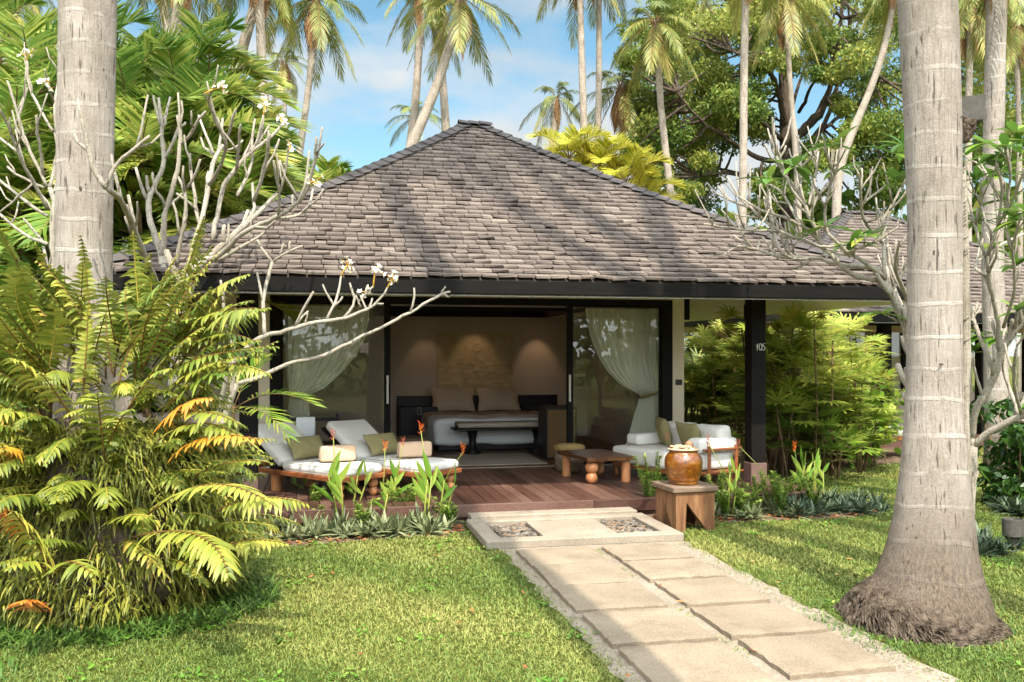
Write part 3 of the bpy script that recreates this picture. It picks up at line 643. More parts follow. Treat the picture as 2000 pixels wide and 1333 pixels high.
for xx in (1.78, 4.0):
    nb = boxes('bedside_cabinet', 'blackmet', hb, [((xx-.34, 16.30, .19), (xx+.34, 16.675, .80))], .008)
    boxes('pull', 'metal', nb, [((xx-.032, 16.288, .66), (xx-.024, 16.298, .79)), ((xx+.024, 16.288, .66), (xx+.032, 16.298, .79)), ((xx-.0235, 16.288, .66), (xx+.0235, 16.298, .668)), ((xx-.0235, 16.288, .782), (xx+.0235, 16.298, .79))], .001)
def rbox(name, mat, parent, a, b, bev, amp=.0, sub=2, freq=4, rot=None, r=None):
    x = bmesh.new(); bmesh.ops.create_cube(x, size=1); a = np.array(a, float); b = np.array(b, float); c = (a+b)/2; s = b-a
    for v in x.verts: v.co = Vector(v.co[i]*s[i] for i in range(3))
    bmesh.ops.bevel(x, geom=x.edges[:], offset=bev, segments=3, affect='EDGES', profile=.5)
    bmesh.ops.triangulate(x, faces=[f for f in x.faces if len(f.verts) > 4])
    for _ in range(sub):
        bmesh.ops.subdivide_edges(x, edges=[e for e in x.edges if e.calc_length() > max(s)/14], cuts=1, use_grid_fill=True)
    x.normal_update()
    ph = rng.uniform(0, 6, 6)
    if amp:
        for v in x.verts:
            p = v.co*freq
            h = math.sin(p.x*1.3+ph[0]+math.sin(p.y*1.7+ph[1]))+math.sin(p.y*1.9+ph[2]+p.z)+.6*math.sin(p.x*3.1+p.y*2.3+ph[3])
            v.co += v.normal*amp*h*.5
    if rot is not None: x.transform(rot)
    x.transform(Matrix.Translation(Vector(c)))
    m = MB(); m.bm(x, r); return m.build(name, mat, parent, smooth=True)
def pillow(name, label, c, w, h, th, mat, rot, cat='cushion', group=None, pw=.5):
    n = 18; m = MB(); v = []
    for sgn in (1, -1):
        for j in range(n):
            for i in range(n):
                a, b = 2*i/(n-1)-1, 2*j/(n-1)-1
                e = max(0, (1-abs(a)**2.6))*max(0, (1-abs(b)**2.6)); z = sgn*th*.5*e**pw
                pin = 1-.10*(1-abs(b))*abs(a)**3; pin2 = 1-.10*(1-abs(a))*abs(b)**3
                wr = .006*math.sin(a*9+b*4)*e
                v.append((a*w/2*pin, z+wr, b*h/2*pin2))
    q = [(k*n*n+j*n+i, k*n*n+j*n+i+1, k*n*n+(j+1)*n+i+1, k*n*n+(j+1)*n+i) for k in (0, 1) for j in range(n-1) for i in range(n-1)]
    m.add(v, q, None, random.random()); o = m.build(name, mat, None, smooth=True)
    o.matrix_world = Matrix.Translation(Vector(c)) @ rot; o.location = Vector(c); o.rotation_euler = rot.to_euler()
    return tag(o, label, cat, group)
bd = thing('bed', 'wide double bed with white duvet and taupe throw in front of the black headboard', 'bed', (2.85, 15.6, .186))
boxes('bed_base', 'blackmet', bd, [((1.9, 14.62, .19), (3.82, 16.66, .30))], .01)
rbox('mattress', 'sheet', bd, (1.86, 14.6, .30), (3.84, 16.65, .66), .06, .012)
rbox('duvet', 'sheet', bd, (1.80, 14.50, .27), (3.90, 16.1, .70), .09, .03, 3, 5)
rbox('throw', 'throw', bd, (1.775, 15.2, .45), (3.925, 16.2, .725), .08, .02, 3, 5)
for i, (xx, lb) in enumerate(((2.40, 'beige pillow on the half of the bed nearer the two sun loungers'), (3.24, 'beige pillow on the half of the bed nearer the lattice cabinet'))):
    pillow('bed_pillow', lb, (xx, 16.42, .92), .80, .46, .2, 'linen', Matrix.Rotation(R(-24), 4, 'X'), 'pillow', 'pillows on the bed')
bn = thing('bed_bench', 'dark wooden bench with grey padded top at the foot of the bed', 'bench', (2.95, 14.2, .186))
rbox('padded_top', 'throw', bn, (2.12, 13.98, .60), (3.72, 14.36, .68), .03, .004)
boxes('top_rail', 'blackmet', bn, [((2.06, 13.96, .555), (3.78, 14.38, .598))], .01)
for xx in (2.38, 3.42):
    m = MB(); m.lathe([(.13, .19), (.14, .22), (.07, .27), (.055, .40), (.075, .50), (.10, .554)], (xx, 14.17, 0), 16); m.build('leg', 'blackmet', bn, smooth=True)
kb = thing('lattice_cabinet', 'tall dark cabinet with diamond lattice front just inside the door', 'cabinet', (3.5, 13.3, .186))
boxes('carcass', 'blackmet', kb, [((3.30, 13.14, .19), (3.78, 13.6, .96))], .006)
boxes('lattice_front', 'lattice', kb, [((3.33, 13.125, .22), (3.75, 13.138, .92))], .002)
rg_ = boxes('rug', 'throw', None, [((1.9, 12.62, .188), (3.2, 14.0, .198))], .004); tag(rg_, 'flat brown rug on the bedroom floor behind the door sill', 'rug')
os_ = thing('side_table', 'low round table with grey top just inside the left glass door', 'table', (1.32, 13.3, .186))
m = MB(); m.lathe([(0, .50), (.24, .50), (.25, .515), (.25, .535), (.24, .545), (0, .545)], (1.32, 13.3, 0), 28); m.build('table_top', 'oldtop', os_)
m = MB(); m.lathe([(.16, .19), (.15, .22), (.05, .26), (.045, .44), (.12, .499)], (1.32, 13.3, 0), 16); m.build('pedestal', 'blackmet', os_, smooth=True)
# curtains
def curtain(name, label, keys, yc, folds, amp=.035, nu=120):
    o = thing(name, label, 'curtain', (np.mean([k[1] for k in keys]), yc, ZT))
    kz = np.array([k[0] for k in keys])[::-1]; kl = np.array([k[1] for k in keys])[::-1]; kr = np.array([k[2] for k in keys])[::-1]
    zz = np.linspace(kz[-1], kz[0], 60); v = []
    wmax = (kr-kl).max()
    for z in zz:
        l, r = np.interp(z, kz, kl), np.interp(z, kz, kr); sc_ = (r-l)/wmax
        for i in range(nu):
            u = i/(nu-1); ph = u*folds*6.283
            v.append((l+u*(r-l), yc+amp*(.55+.45*sc_)*math.sin(ph+1.2*math.sin(3*u+z))+.02*math.sin(5*u+2*z), z))
    q = [(j*nu+i, j*nu+i+1, (j+1)*nu+i+1, (j+1)*nu+i) for j in range(59) for i in range(nu-1)]
    m = MB(); m.add(v, q, None, .5); m.build('drape', 'sheer', o, smooth=True)
    return o
def cx_(px): return XY(px, 12.68)
c1 = curtain('curtain', 'sheer white curtain tied back inside the glass door behind the sun loungers', [(2.40, cx_(556), cx_(722)), (2.2, cx_(556), cx_(720)), (1.95, cx_(556), cx_(712)), (1.72, cx_(557), cx_(694)), (1.5, cx_(559), cx_(668)), (1.3, cx_(562), cx_(636)), (1.18, cx_(566), cx_(604)), (1.0, cx_(562), cx_(604)), (.22, cx_(560), cx_(612))], 12.68, 13)
c2 = curtain('curtain', 'sheer white curtain tied back inside the glass door behind the sofa', [(2.40, cx_(1144), cx_(1292)), (2.2, cx_(1147), cx_(1292)), (1.95, cx_(1156), cx_(1292)), (1.72, cx_(1169), cx_(1292)), (1.5, cx_(1187), cx_(1292)), (1.3, cx_(1214), cx_(1292)), (1.15, cx_(1252), cx_(1292)), (1.0, cx_(1246), cx_(1292)), (.22, cx_(1216), cx_(1292))], 12.68, 12)
for cc, xa, xb, za, zb in ((c1, 564, 608, 1.20, 1.13), (c2, 1249, 1293, 1.12, 1.22)):
    p0 = np.array((cx_(xa), 12.61, za)); p1 = np.array((cx_(xb), 12.61, zb)); m = MB()
    m.tube([p0+(0, .08, 0), p0, (p0+p1)/2+(0, -.02, 0), p1, p1+(0, .08, 0)], .022, 8); m.build('tie_back', 'wicker', cc, smooth=True)

# ------------------------------------------------------------------ deck furniture
def leg_balls(parent, x, y, z0, z1, r, name='leg', two=True):
    m = MB(); h = z1-z0
    if two:
        m.ball((x, y, z0+h*.26), h*.27, .4, 3); m.ball((x, y, z0+h*.72), h*.29, .7, 3)
        o = m.build(name, 'ball', parent, world=False, smooth=True)
    else:
        m.lathe([(0, z0), (r*.9, z0), (r, z0+.006), (r, z1-.004), (r*.9, z1), (0, z1)], (x, y, 0), 20, .5); o = m.build(name, 'ball', parent, world=False)
    return o
def lounger(loc, rz, label):
    o = thing('sun_lounger', label, 'sun lounger', loc, 'sun loungers on the deck', rz)
    Wd, Ls = .60, 1.02                                # local: +y towards the head, x across
    fz = .20
    m = MB(); hw = Wd/2+.03
    for a, b in (((-hw, -.03, fz), (hw, .03, fz+.055)), ((-hw, .031, fz), (-hw+.055, 1.85, fz+.055)), ((hw-.055, .031, fz), (hw, 1.85, fz+.055)), ((-hw+.056, 1.80, fz), (hw-.056, 1.85, fz+.055)), ((-hw+.056, .031, fz+.01), (hw-.056, 1.05, fz+.04))): m.box(a, b, .008, None, rng.random())
    m.build('frame', 'teak', o, False)
    def rb(name, mat, par, a, b, bev, amp, rot=None):
        q = rbox(name, mat, None, a, b, bev, amp, 2, 5, rot); q.parent = par; return q
    rb('seat_mattress', 'white', o, (-Wd/2, -.02, fz+.058), (Wd/2, Ls, fz+.15), .035, .004)
    m = MB()
    for zq in (fz+.062, fz+.146):
        a_, b_, c_, r_ = Wd/2-.012, .005, Ls-.015, .03
        pts = [(-a_+r_, b_, zq), (a_-r_, b_, zq), (a_, b_+r_, zq), (a_, c_-r_, zq), (a_-r_, c_, zq), (-a_+r_, c_, zq), (-a_, c_-r_, zq), (-a_, b_+r_, zq), (-a_+r_, b_, zq)]
        m.tube([np.array(q)*1.0 for q in pts], .006, 5, .5)
    m.build('piping', 'greyfab', o, False)
    an = R(33); Lb = .72
    rm = Matrix.Rotation(an, 4, 'X')
    cy, cz = Ls+.03+math.cos(an)*Lb/2-.0, fz+.10+math.sin(an)*Lb/2+.02
    rb('back_mattress', 'greyfab', o, (-Wd/2, cy-Lb/2, cz-.055), (Wd/2, cy+Lb/2, cz+.055), .035, .004, rm)
    m = MB(); m.box((-hw, -Lb/2, -.085), (hw, Lb/2+.02, -.058), .006, Matrix.Translation((0, cy, cz)) @ rm); m.build('back_frame', 'darkwood', o, False)
    leg_balls(o, -hw+.09, .08, 0, fz, .06); leg_balls(o, hw-.09, .08, 0, fz, .06); leg_balls(o, -hw+.09, 1.2, 0, fz, .06, two=False); leg_balls(o, hw-.09, 1.2, 0, fz, .06, two=False)
    return o, (cy, cz, an)
LZ = R(38)
def on(loc, rz, x, y, z):
    return (loc[0]+math.cos(rz)*x-math.sin(rz)*y, loc[1]+math.sin(rz)*x+math.cos(rz)*y, loc[2]+z)
lo_ = [((.47, 10.08, DK), 'sun lounger in front of the glass door, its head next to the white frangipani branch'), ((1.36, 10.30, DK), 'sun lounger in front of the open doorway, nearer to the coffee table')]
for i, (l, lab) in enumerate(lo_):
    o, (cy, cz, an) = lounger(l, LZ, lab)
    which = ('on the sun lounger beside the fern', 'on the sun lounger nearer to the coffee table')[i]
    pm = Matrix.Rotation(LZ, 4, 'Z') @ Matrix.Rotation(R(-40), 4, 'X')
    pillow('lounger_cushion', 'rectangular olive cushion '+which, on(l, LZ, .06, 1.02, .49), .50, .30, .13, 'olive', pm, 'cushion', 'olive cushions on the loungers')
    t = rbox('folded_towel', 'tan', None, (-.20, -.065, 0), (.20, .065, .17), .03, .004); tag(t, 'thick folded tan towel standing '+which, 'towel', 'towels on the loungers')
    t.location = on(l, LZ, .08, .50, .37); t.rotation_euler = (0, 0, LZ-R(26))
stb = thing('deck_table', 'small round dark table with cups between the two sun loungers', 'table', (.42, 11.25, DK))
m = MB(); m.lathe([(0, .36), (.21, .36), (.22, .375), (.22, .39), (0, .40)], (.42, 11.25, DK), 24); m.build('table_top', 'blackmet', stb)
m = MB(); m.lathe([(.15, 0), (.16, .2), (.13, .36)], (.42, 11.25, DK), 20); m.build('drum_base', 'blackmet', stb, smooth=True)
cpb = thing('water_bowl', 'small dark bowl on the round table between the loungers', 'bowl', (.37, 11.2, DK+.40)); m = MB()
m.lathe([(.03, 0), (.06, .03), (.075, .08), (.068, .08), (.05, .035), (0, .01)], (.37, 11.2, DK+.401), 18); m.build('bowl_body', 'stone', cpb, smooth=True)
tr_ = thing('towel_rack', 'black wooden rack with pale blue towels behind the sun lounger', 'towel rack', (-.05, 11.95, DK))
for xx in (-.36, .26): boxes('side_frame', 'blackmet', tr_, [((xx-.02, 11.85, DK), (xx+.02, 11.89, .98)), ((xx-.02, 12.03, DK), (xx+.02, 12.07, .98)), ((xx-.018, 11.895, .86), (xx+.018, 12.025, .90))], .003)
for a_, b_ in (((-.338, 11.855, .90), (.238, 11.885, .93)), ((-.338, 12.035, .90), (.238, 12.065, .93)), ((-.338, 11.855, .50), (.238, 11.885, .53))): boxes('rail', 'blackmet', tr_, [(a_, b_)], .003)
boxes('shelf', 'blackmet', tr_, [((-.338, 11.89, .53), (.238, 12.03, .55))], .003)
tw_ = rbox('hanging_towel', 'sheet', None, (-.26, 11.83, .60), (-.02, 11.91, .955), .02, .004); tag(tw_, 'pale towel hanging over the black rack behind the sun lounger', 'towel')
# coffee table
ct = thing('coffee_table', 'low wooden coffee table with ball and cylinder legs on the deck', 'coffee table', (3.42, 11.05, DK), None, R(8))
m = MB()
for k in range(5): m.box((-.32+.128*k, -.47, .275), (-.32+.128*(k+1)-.002, .47, .322), .004, None, rng.random())
m.build('table_top', 'tabletop', ct, False)
leg_balls(ct, -.22, -.36, 0, .274, .05); leg_balls(ct, .24, -.36, 0, .274, .055, two=False); leg_balls(ct, -.24, .36, 0, .274, .055, two=False); leg_balls(ct, .22, .36, 0, .274, .05)
# pouf
pf = thing('woven_pouf', 'round pouf with woven cane top behind the coffee table', 'pouf', (3.33, 11.95, DK))
m = MB(); m.lathe([(.17, 0), (.19, .02), (.20, .15), (.19, .27), (0, .27)], (3.33, 11.95, DK), 28); m.build('pouf_body', 'oldtop', pf, smooth=True)
m = MB(); m.lathe([(.19, .272), (.215, .29), (.215, .325), (.17, .35), (0, .355)], (3.33, 11.95, DK), 28); m.build('woven_top', 'wicker', pf, smooth=True)
# sofa: local +y to the far end, +x towards the back
sf = thing('deck_sofa', 'white cushioned sofa on a teak frame beside the black numbered post', 'sofa', (4.30, 10.22, DK), None, R(21))
SL, SD = 1.40, .82
m = MB()
for a, b in (((0, 0, .10), (SD, .05, .15)), ((0, SL-.05, .10), (SD, SL, .15)), ((0, .051, .10), (.05, SL-.051, .15)), ((SD-.05, .051, .10), (SD, SL-.051, .15)), ((.05, .05, .12), (SD-.05, SL-.05, .14))): m.box(a, b, .006, None, rng.random())
for x, y in ((.04, .04), (SD-.04, .04), (.04, SL-.04), (SD-.04, SL-.04)): m.lathe([(.035, 0), (.035, .10)], (x, y, 0), 12, .4)
for x in (.32, SD-.04): m.box((x-.02, -.055, .05), (x+.02, -.025, .46), .005)
m.box((.22, -.06, .40), (SD+.05, -.02, .425), .006); m.box((.22, -.06, .12), (SD+.08, -.02, .145), .006)
m.build('frame', 'teak', sf, False)
def sb(name, mat, a, b, bev, amp, rot=None):
    q = rbox(name, mat, None, a, b, bev, amp, 2, 4, rot); q.parent = sf; return q
sb('seat_cushion', 'greyfab', (-.02, .02, .152), (SD, SL, .37), .05, .006)
sb('back_cushion', 'greyfab', (SD-.24, .03, .36), (SD-.02, .56, .68), .06, .010, Matrix.Rotation(R(-8), 4, 'Y'))
sb('back_cushion', 'greyfab', (SD-.24, .57, .36), (SD-.02, 1.12, .68), .06, .010, Matrix.Rotation(R(-8), 4, 'Y'))
sb('arm_cushion', 'white', (.22, 1.14, .372), (SD+.0, SL, .52), .045, .005)
sb('arm_cushion', 'white', (.20, -.018, .372), (SD+.02, .22, .54), .045, .005)
sp = (4.30, 10.22, DK)
pillow('sofa_cushion', 'square olive cushion leaning in the far corner of the sofa', on(sp, R(21), .52, .98, .56), .40, .38, .15, 'olive', Matrix.Rotation(R(21+62), 4, 'Z') @ Matrix.Rotation(R(-16), 4, 'X'), 'cushion', 'cushions on the sofa')
pillow('sofa_cushion', 'square olive cushion behind the sofa arm next to the post', on(sp, R(21), .52, .50, .54), .42, .36, .14, 'olive', Matrix.Rotation(R(21+85), 4, 'Z') @ Matrix.Rotation(R(-22), 4, 'X'), 'cushion', 'cushions on the sofa')
# stool with jar
so = thing('timber_stool', 'chunky weathered timber stool with notched legs standing in the grass', 'stool', (3.64, 8.72, 0), None, R(4))
boxes('slab_top', 'oldtop', so, [((-.245, -.26, .385), (.245, .26, .44))], .008, False)
def notch(w, h, flip=False):
    pts = [(-w/2, 0), (-w/2+.10, 0), (-w/2+.115, h*.74), (w/2-.08, 0), (w/2, 0), (w/2, h), (-w/2, h)]
    return [(-x, z) for x, z in pts][::-1] if flip else pts
def prism(pts, th):
    b = bmesh.new(); f = b.faces.new([b.verts.new((x, 0, z)) for x, z in pts]); r = bmesh.ops.extrude_face_region(b, geom=[f])
    for v in [q for q in r['geom'] if isinstance(q, bmesh.types.BMVert)]: v.co.y += th
    bmesh.ops.recalc_face_normals(b, faces=b.faces[:]); return b
for (rz, dx, dy, w) in ((0, 0, -.235, .42), (180, 0, .235, .42), (-90, -.21, 0, .325), (90, .21, 0, .325)):
    b = prism(notch(w, .384), .07 if w > .4 else .06); b.transform(Matrix.Translation((dx, dy, 0)) @ Matrix.Rotation(R(rz), 4, 'Z'))
    m = MB(); m.bm(b); m.build('leg_panel', 'oldwood', so, False)
JC = np.array((3.62, 8.70, .441))
jr = thing('glazed_jar', 'round amber glazed ceramic jar standing on the timber stool', 'jar', JC)
prof = [(0, 0), (.138, 0), (.146, .006), (.150, .022), (.146, .030), (.156, .045), (.160, .053), (.157, .060), (.175, .11), (.188, .17), (.192, .22), (.184, .265), (.166, .298), (.150, .312), (.142, .322), (.146, .334), (.156, .342), (.158, .352), (.150, .360), (.136, .356), (.128, .33), (.13, .30), (.0, .295)]
m = MB(); m.lathe(prof, JC, 48); m.build('jar_body', 'jar', jr, smooth=True)
m = MB(); m.lathe([(.151, .343), (.1605, .350), (.156, .358), (.149, .3605)], JC, 48); m.build('rim', 'tan', jr, smooth=True)
m = MB()
for i in range(26): m.ball(JC+(rng.uniform(-.10, .10), rng.uniform(-.10, .10), .345+rng.uniform(0, .03)), rng.uniform(.018, .035), rng.random(), 0, (1.3, 1, .7))
m.ball(JC+(.07, .02, .39), .042, .1, 2)
a = rng.uniform(0, 6.28, 40); m.leaves(JC+np.stack([.1*np.cos(a)*rng.random(40), .1*np.sin(a)*rng.random(40), np.full(40, .36)], 1), np.stack([np.cos(a), np.sin(a), rng.uniform(.1, .8, 40)], 1), np.stack([-np.sin(a), np.cos(a), 0*a], 1), .07, .02, .2)
dh = m.build('dried_husks', 'dry', None, smooth=True); tag(dh, 'dried coconut husks and pods piled in the amber jar', 'dried pods'); 
# ------------------------------------------------------------------ palms
def near_palm(name, label, ax, prof, root_h, lean, seed):
    """ax: base xyz; prof: list of (z, radius, dx, dy)"""
    o = thing(name, label, 'palm', ax, 'large coconut palms framing the view')
    zs = np.array([p[0] for p in prof]); zz = np.unique(np.concatenate([np.arange(0, 1.6, .03), np.arange(1.6, zs[-1], .09)]))
    n = 56; an = np.linspace(0, 2*np.pi, n, endpoint=False); V = []
    rs = np.random.default_rng(seed); ringz = np.cumsum(rs.uniform(.10, .19, 200))+.25
    ph = rs.uniform(0, 6.28, 8)
    for z in zz:
        r = np.interp(z, zs, [p[1] for p in prof]); dx = np.interp(z, zs, [p[2] for p in prof]); dy = np.interp(z, zs, [p[3] for p in prof])
        k = np.exp(-z/.16); rr = r*(1+.05*k*np.sin(5*an+ph[0])+.045*k*np.sin(9*an+ph[1])+.006*np.sin(3*an+ph[2]+z*2)+.006*np.sin(7*an+z*5))
        zt = z+.02*np.sin(an+ph[3]+z)
        dd = np.min(np.abs(zt[:, None]-ringz[None]), 1); rr = rr+.0012*np.exp(-(dd/.012)**2)*(1-k)
        V.append(np.stack([ax[0]+dx+rr*np.cos(an), ax[1]+dy+rr*np.sin(an), np.full(n, ax[2]+z)], 1))
    j = np.arange(n); q = np.concatenate([np.stack([i*n+j, i*n+(j+1) % n, (i+1)*n+(j+1) % n, (i+1)*n+j], 1) for i in range(len(zz)-1)])
    m = MB(); m.add(np.concatenate(V), q, None, .5); m.build('trunk', 'trunk', o, smooth=True)
    return o
def coco_crown(root, c, L, seed, nf=20, skirt=5, mat='coco', lo=-50, nl=34, dens=1):
    """crown of fronds around c"""
    rs = np.random.default_rng(seed); m = MB(); rb = MB(); c = np.array(c, float)
    for i in range(nf):
        az = i*2.39996+rs.uniform(-.25, .25); u = i/(nf-1); el = R(82-(82-lo)*u**.9+rs.uniform(-8, 8)); l = L*rs.uniform(.85, 1.1)*(.75+.35*min(1, u*2.5))
        h = np.array((math.cos(az), math.sin(az), 0)); d = h*math.cos(el)+np.array((0, 0, math.sin(el)))
        p1 = c+d*l*.5; p2 = c+h*l*(.55+.35*math.cos(el)*.6)*max(.35, math.cos(el*.7))+np.array((0, 0, l*(math.sin(el)*.75-.42)))
        pts = quad_curve(c+h*.06, p1, p2, 9)
        frond(m, rb, pts, nl, L*.22, L*.016, 62, 22, .5, .14, .12, None, 2, L*.008, np.clip(.3+.5*u+rs.uniform(-.15, .15), 0, 1), .13)
    m.build('crown', mat, root); rb.build('frond_stalks', 'rachis', root)
    if skirt:
        m = MB()
        for i in range(skirt):
            az = rs.uniform(0, 6.28); h = np.array((math.cos(az), math.sin(az), 0)); l = L*rs.uniform(.45, .8)
            pts = quad_curve(c+h*.05, c+h*L*.16+np.array((0, 0, -.1*L)), c+h*L*.10+np.array((0, 0, -l)), 8)
            frond(m, m, pts, 20, L*.14, L*.016, 40, 15, .9, .15, .0, None, 2, L*.008, .5, .25)
        for i in range(14):
            az = rs.uniform(0, 6.28); p = c+np.array((math.cos(az)*L*.04, math.sin(az)*L*.04, -rs.uniform(0, .14)*L)); m.tube([p, p+np.array((math.cos(az)*.03*L, math.sin(az)*.03*L, -.07*L))], [.02*L, .008*L], 5)
        m.build('dead_fronds', 'deadfrond', root)
# the two near trunks
LP = W(168, 690, 6.9)*(1, 1, 0)
def pr_from_px(lst, base, d):
    out = []
    for (xl, xr, y) in lst:
        c = W((xl+xr)/2, y, d); rad = (xr-xl)/2*d/FPX; out.append((c[2]-base[2], rad, c[0]-base[0], c[1]-base[1]))
    return sorted(out)
dl = float(LP[0]*S+LP[1]*C)
lpf = pr_from_px([(104, 232, 1130), (108, 222, 900), (112, 216, 600), (113, 216, 450), (115, 219, 250), (119, 223, 60), (121, 226, -60)], LP, dl)
lpf = [(0, .30, lpf[0][2], lpf[0][3])]+lpf[1:]; z0 = lpf[-1]
lpf += [(z0[0]+4, z0[1]*.95, z0[2]+.10, z0[3]+.1), (z0[0]+16, z0[1]*.8, z0[2]-.8, z0[3]+.3)]
p1_ = near_palm('coconut_palm', 'thick pale coconut palm trunk rising out of the big yellow green fern', LP, lpf, .2, 0, 3)
cp_ = LP+np.array((lpf[-1][2], lpf[-1][3], lpf[-1][0])); coco_crown(p1_, cp_, 3.6, 31)
RP = np.array((3.86, 5.32, 0.)); dr = float(RP[0]*S+RP[1]*C)
rpf = pr_from_px([(1672, 1938, 1224), (1676, 1934, 1200), (1690, 1924, 1165), (1716, 1912, 1125), (1735, 1902, 1075), (1750, 1896, 1010), (1761, 1886, 930), (1770, 1878, 820), (1775, 1876, 700), (1776, 1875, 560), (1776, 1876, 420), (1770, 1874, 250), (1762, 1869, 100), (1756, 1865, 0), (1752, 1861, -80)], RP, dr)
rpf = [(max(0, a), b, c, e) for a, b, c, e in rpf]; rpf[0] = (0,)+rpf[0][1:]
z0 = rpf[-1]; rpf += [(z0[0]+4, z0[1]*.95, z0[2]-.15, z0[3]+.1), (z0[0]+17, z0[1]*.8, z0[2]+1.2, z0[3]+.3)]
p2_ = near_palm('coconut_palm', 'thick coconut palm trunk with flared fibrous foot beside the stepping slabs', RP, rpf, .2, 0, 5)
coco_crown(p2_, RP+np.array((rpf[-1][2], rpf[-1][3], rpf[-1][0])), 3.6, 32)
# fibrous foot of the right trunk: a lumpy collar with a slanting rim
m = MB(); n = 150; an = np.linspace(0, 2*np.pi, n, endpoint=False); V = []; rr_ = np.random.default_rng(9)
lump = lambda f, p, q: np.sin(f*an+p)*q
rim = .155+.105*np.cos(an-2.85)+lump(5, 1, .012)+lump(11, 2, .008)
R0 = lambda z: np.interp(z, [q[0] for q in rpf], [q[1] for q in rpf]); X0_ = lambda z: np.interp(z, [q[0] for q in rpf], [q[2] for q in rpf]); Y0_ = lambda z: np.interp(z, [q[0] for q in rpf], [q[3] for q in rpf])
nv = 26
for k in range(nv):
    f_ = k/(nv-1); z = rim*(1-f_)-.03*f_; zc2 = np.clip(z, 0, 2)
    bul = .006+.014*np.sin(np.pi*min(1, f_*1.6))**.6*(f_ > 0)+.05*f_**1.3
    tex = (.010*np.sin(34*an+6*f_*3+2*np.sin(5*an))+.008*np.sin(61*an-9*f_)+.012*np.sin(9*an+7*f_))*min(1, f_*4)+rr_.normal(0, .006, n)*min(1, f_*4)
    toe = .05*f_*(np.maximum(0, np.sin(3*an+.5))**2+.7*np.maximum(0, np.sin(5*an+2.2))**3)
    r = R0(zc2)+bul+tex+toe
    V.append(np.stack([RP[0]+X0_(zc2)+r*np.cos(an), RP[1]+Y0_(zc2)+r*np.sin(an), z], 1))
V.insert(0, np.stack([RP[0]+X0_(rim)+(R0(rim)-.01)*np.cos(an), RP[1]+Y0_(rim)+(R0(rim)-.01)*np.sin(an), rim+.004], 1))
j_ = np.arange(n); q = np.concatenate([np.stack([(i+1)*n+j_, (i+1)*n+(j_+1) % n, i*n+(j_+1) % n, i*n+j_], 1) for i in range(len(V)-1)])
m.add(np.concatenate(V), q, None, .5)
for i in range(520):
    a = rng.uniform(0, 6.28); f0 = rng.uniform(.0, .75); rz = .155+.105*math.cos(a-2.85); pts = []
    for k in range(4):
        f_ = min(1, f0+k*.11); z = rz*(1-f_)-.02*f_; r = float(R0(max(z, 0)))+.012+.02*f_+.05*f_**1.3+rng.normal(0, .004); aa = a+.05*k*rng.uniform(.3, 1.2)
        pts.append((RP[0]+X0_(max(z, 0))+r*math.cos(aa), RP[1]+Y0_(max(z, 0))+r*math.sin(aa), z))
    m.tube(pts, [.004, .007, .008, .004], 5)
m.build('root_collar', 'rootmat', p2_, smooth=True)
for nm, par, sp_l, d_ in (('scar', p2_, ((1824, 494, 4, 10), (1838, 712, 9, 5), (1793, 1050, 12, 7), (1828, 1052, 8, 6)), dr), ('scar', p1_, ((157, 368, 5, 8), (167, 360, 4, 4), (202, 137, 3, 7)), dl)):
    for (x, y, a_, b_) in sp_l:
        m = MB(); rad_ = .185 if par is p2_ else .2
        m.ball(W(x, y, d_-rad_*.985), 1, .5, 1, (a_*.5*d_/FPX, .004, b_*.5*d_/FPX)); m.build(nm, 'darkbark', par, smooth=True)

# climbing stem on the right edge of that trunk and the lamp box
m = MB(); pts = []
for (x, y) in ((1889, 1000), (1886, 900), (1884, 800), (1887, 700), (1886, 600), (1884, 500), (1881, 420), (1878, 360), (1879, 335)): pts.append(W(x, y, dr-.02))
m.tube(pts, np.linspace(.034, .026, len(pts)), 10, .5, jitter=.12)
for i in range(26):
    k = rng.uniform(0, len(pts)-1.01); i0 = int(k); p = pts[i0]+(pts[i0+1]-pts[i0])*(k-i0); m.tube([p+np.array((-.03, -.02, 0)), p+np.array((.0, -.036, .03))], [.006, .004], 4)
cs_ = m.build('climbing_stem', 'plum', None, smooth=True); tag(cs_, 'grey climbing stem clinging to the edge of the right palm trunk', 'climber')
lb = W(1893, 216, dr-.05); lt = thing('trunk_lamp', 'grey wedge shaped lamp box strapped to the right palm trunk', 'lamp', lb)
b = bmesh.new(); s_ = dr/FPX; pts = [(-28, -26), (30, -31), (26, 20), (-29, 22)]
f = b.faces.new([b.verts.new((x*s_, 0, -y*s_)) for x, y in pts]); r_ = bmesh.ops.extrude_face_region(b, geom=[f])
for v in [q for q in r_['geom'] if isinstance(q, bmesh.types.BMVert)]: v.co.y += .17
bmesh.ops.recalc_face_normals(b, faces=b.faces[:]); bmesh.ops.bevel(b, geom=b.edges[:], offset=.006, segments=2, affect='EDGES')
b.transform(Matrix.Translation(Vector(lb)) @ Matrix.Rotation(R(-24), 4, 'Z')); m = MB(); m.bm(b); m.build('housing', 'lampcase', lt)
m = MB(); m.tube([lb+np.array((0, .04, -.06)), lb+np.array((.0, .04, -.10)), lb+np.array((-.01, .03, -.16)), lb+np.array((-.02, .02, -.20))], [.075, .065, .05, .025], 12, .5, jitter=.06)
for i in range(30): 
    p = lb+np.array((rng.uniform(-.10, .03), rng.uniform(-.02, .08), rng.uniform(-.16, -.05))); m.tube([p, p+rng.normal(0, .03, 3)], .006, 4)
m.build('bracket', 'rootmat', lt, smooth=True)
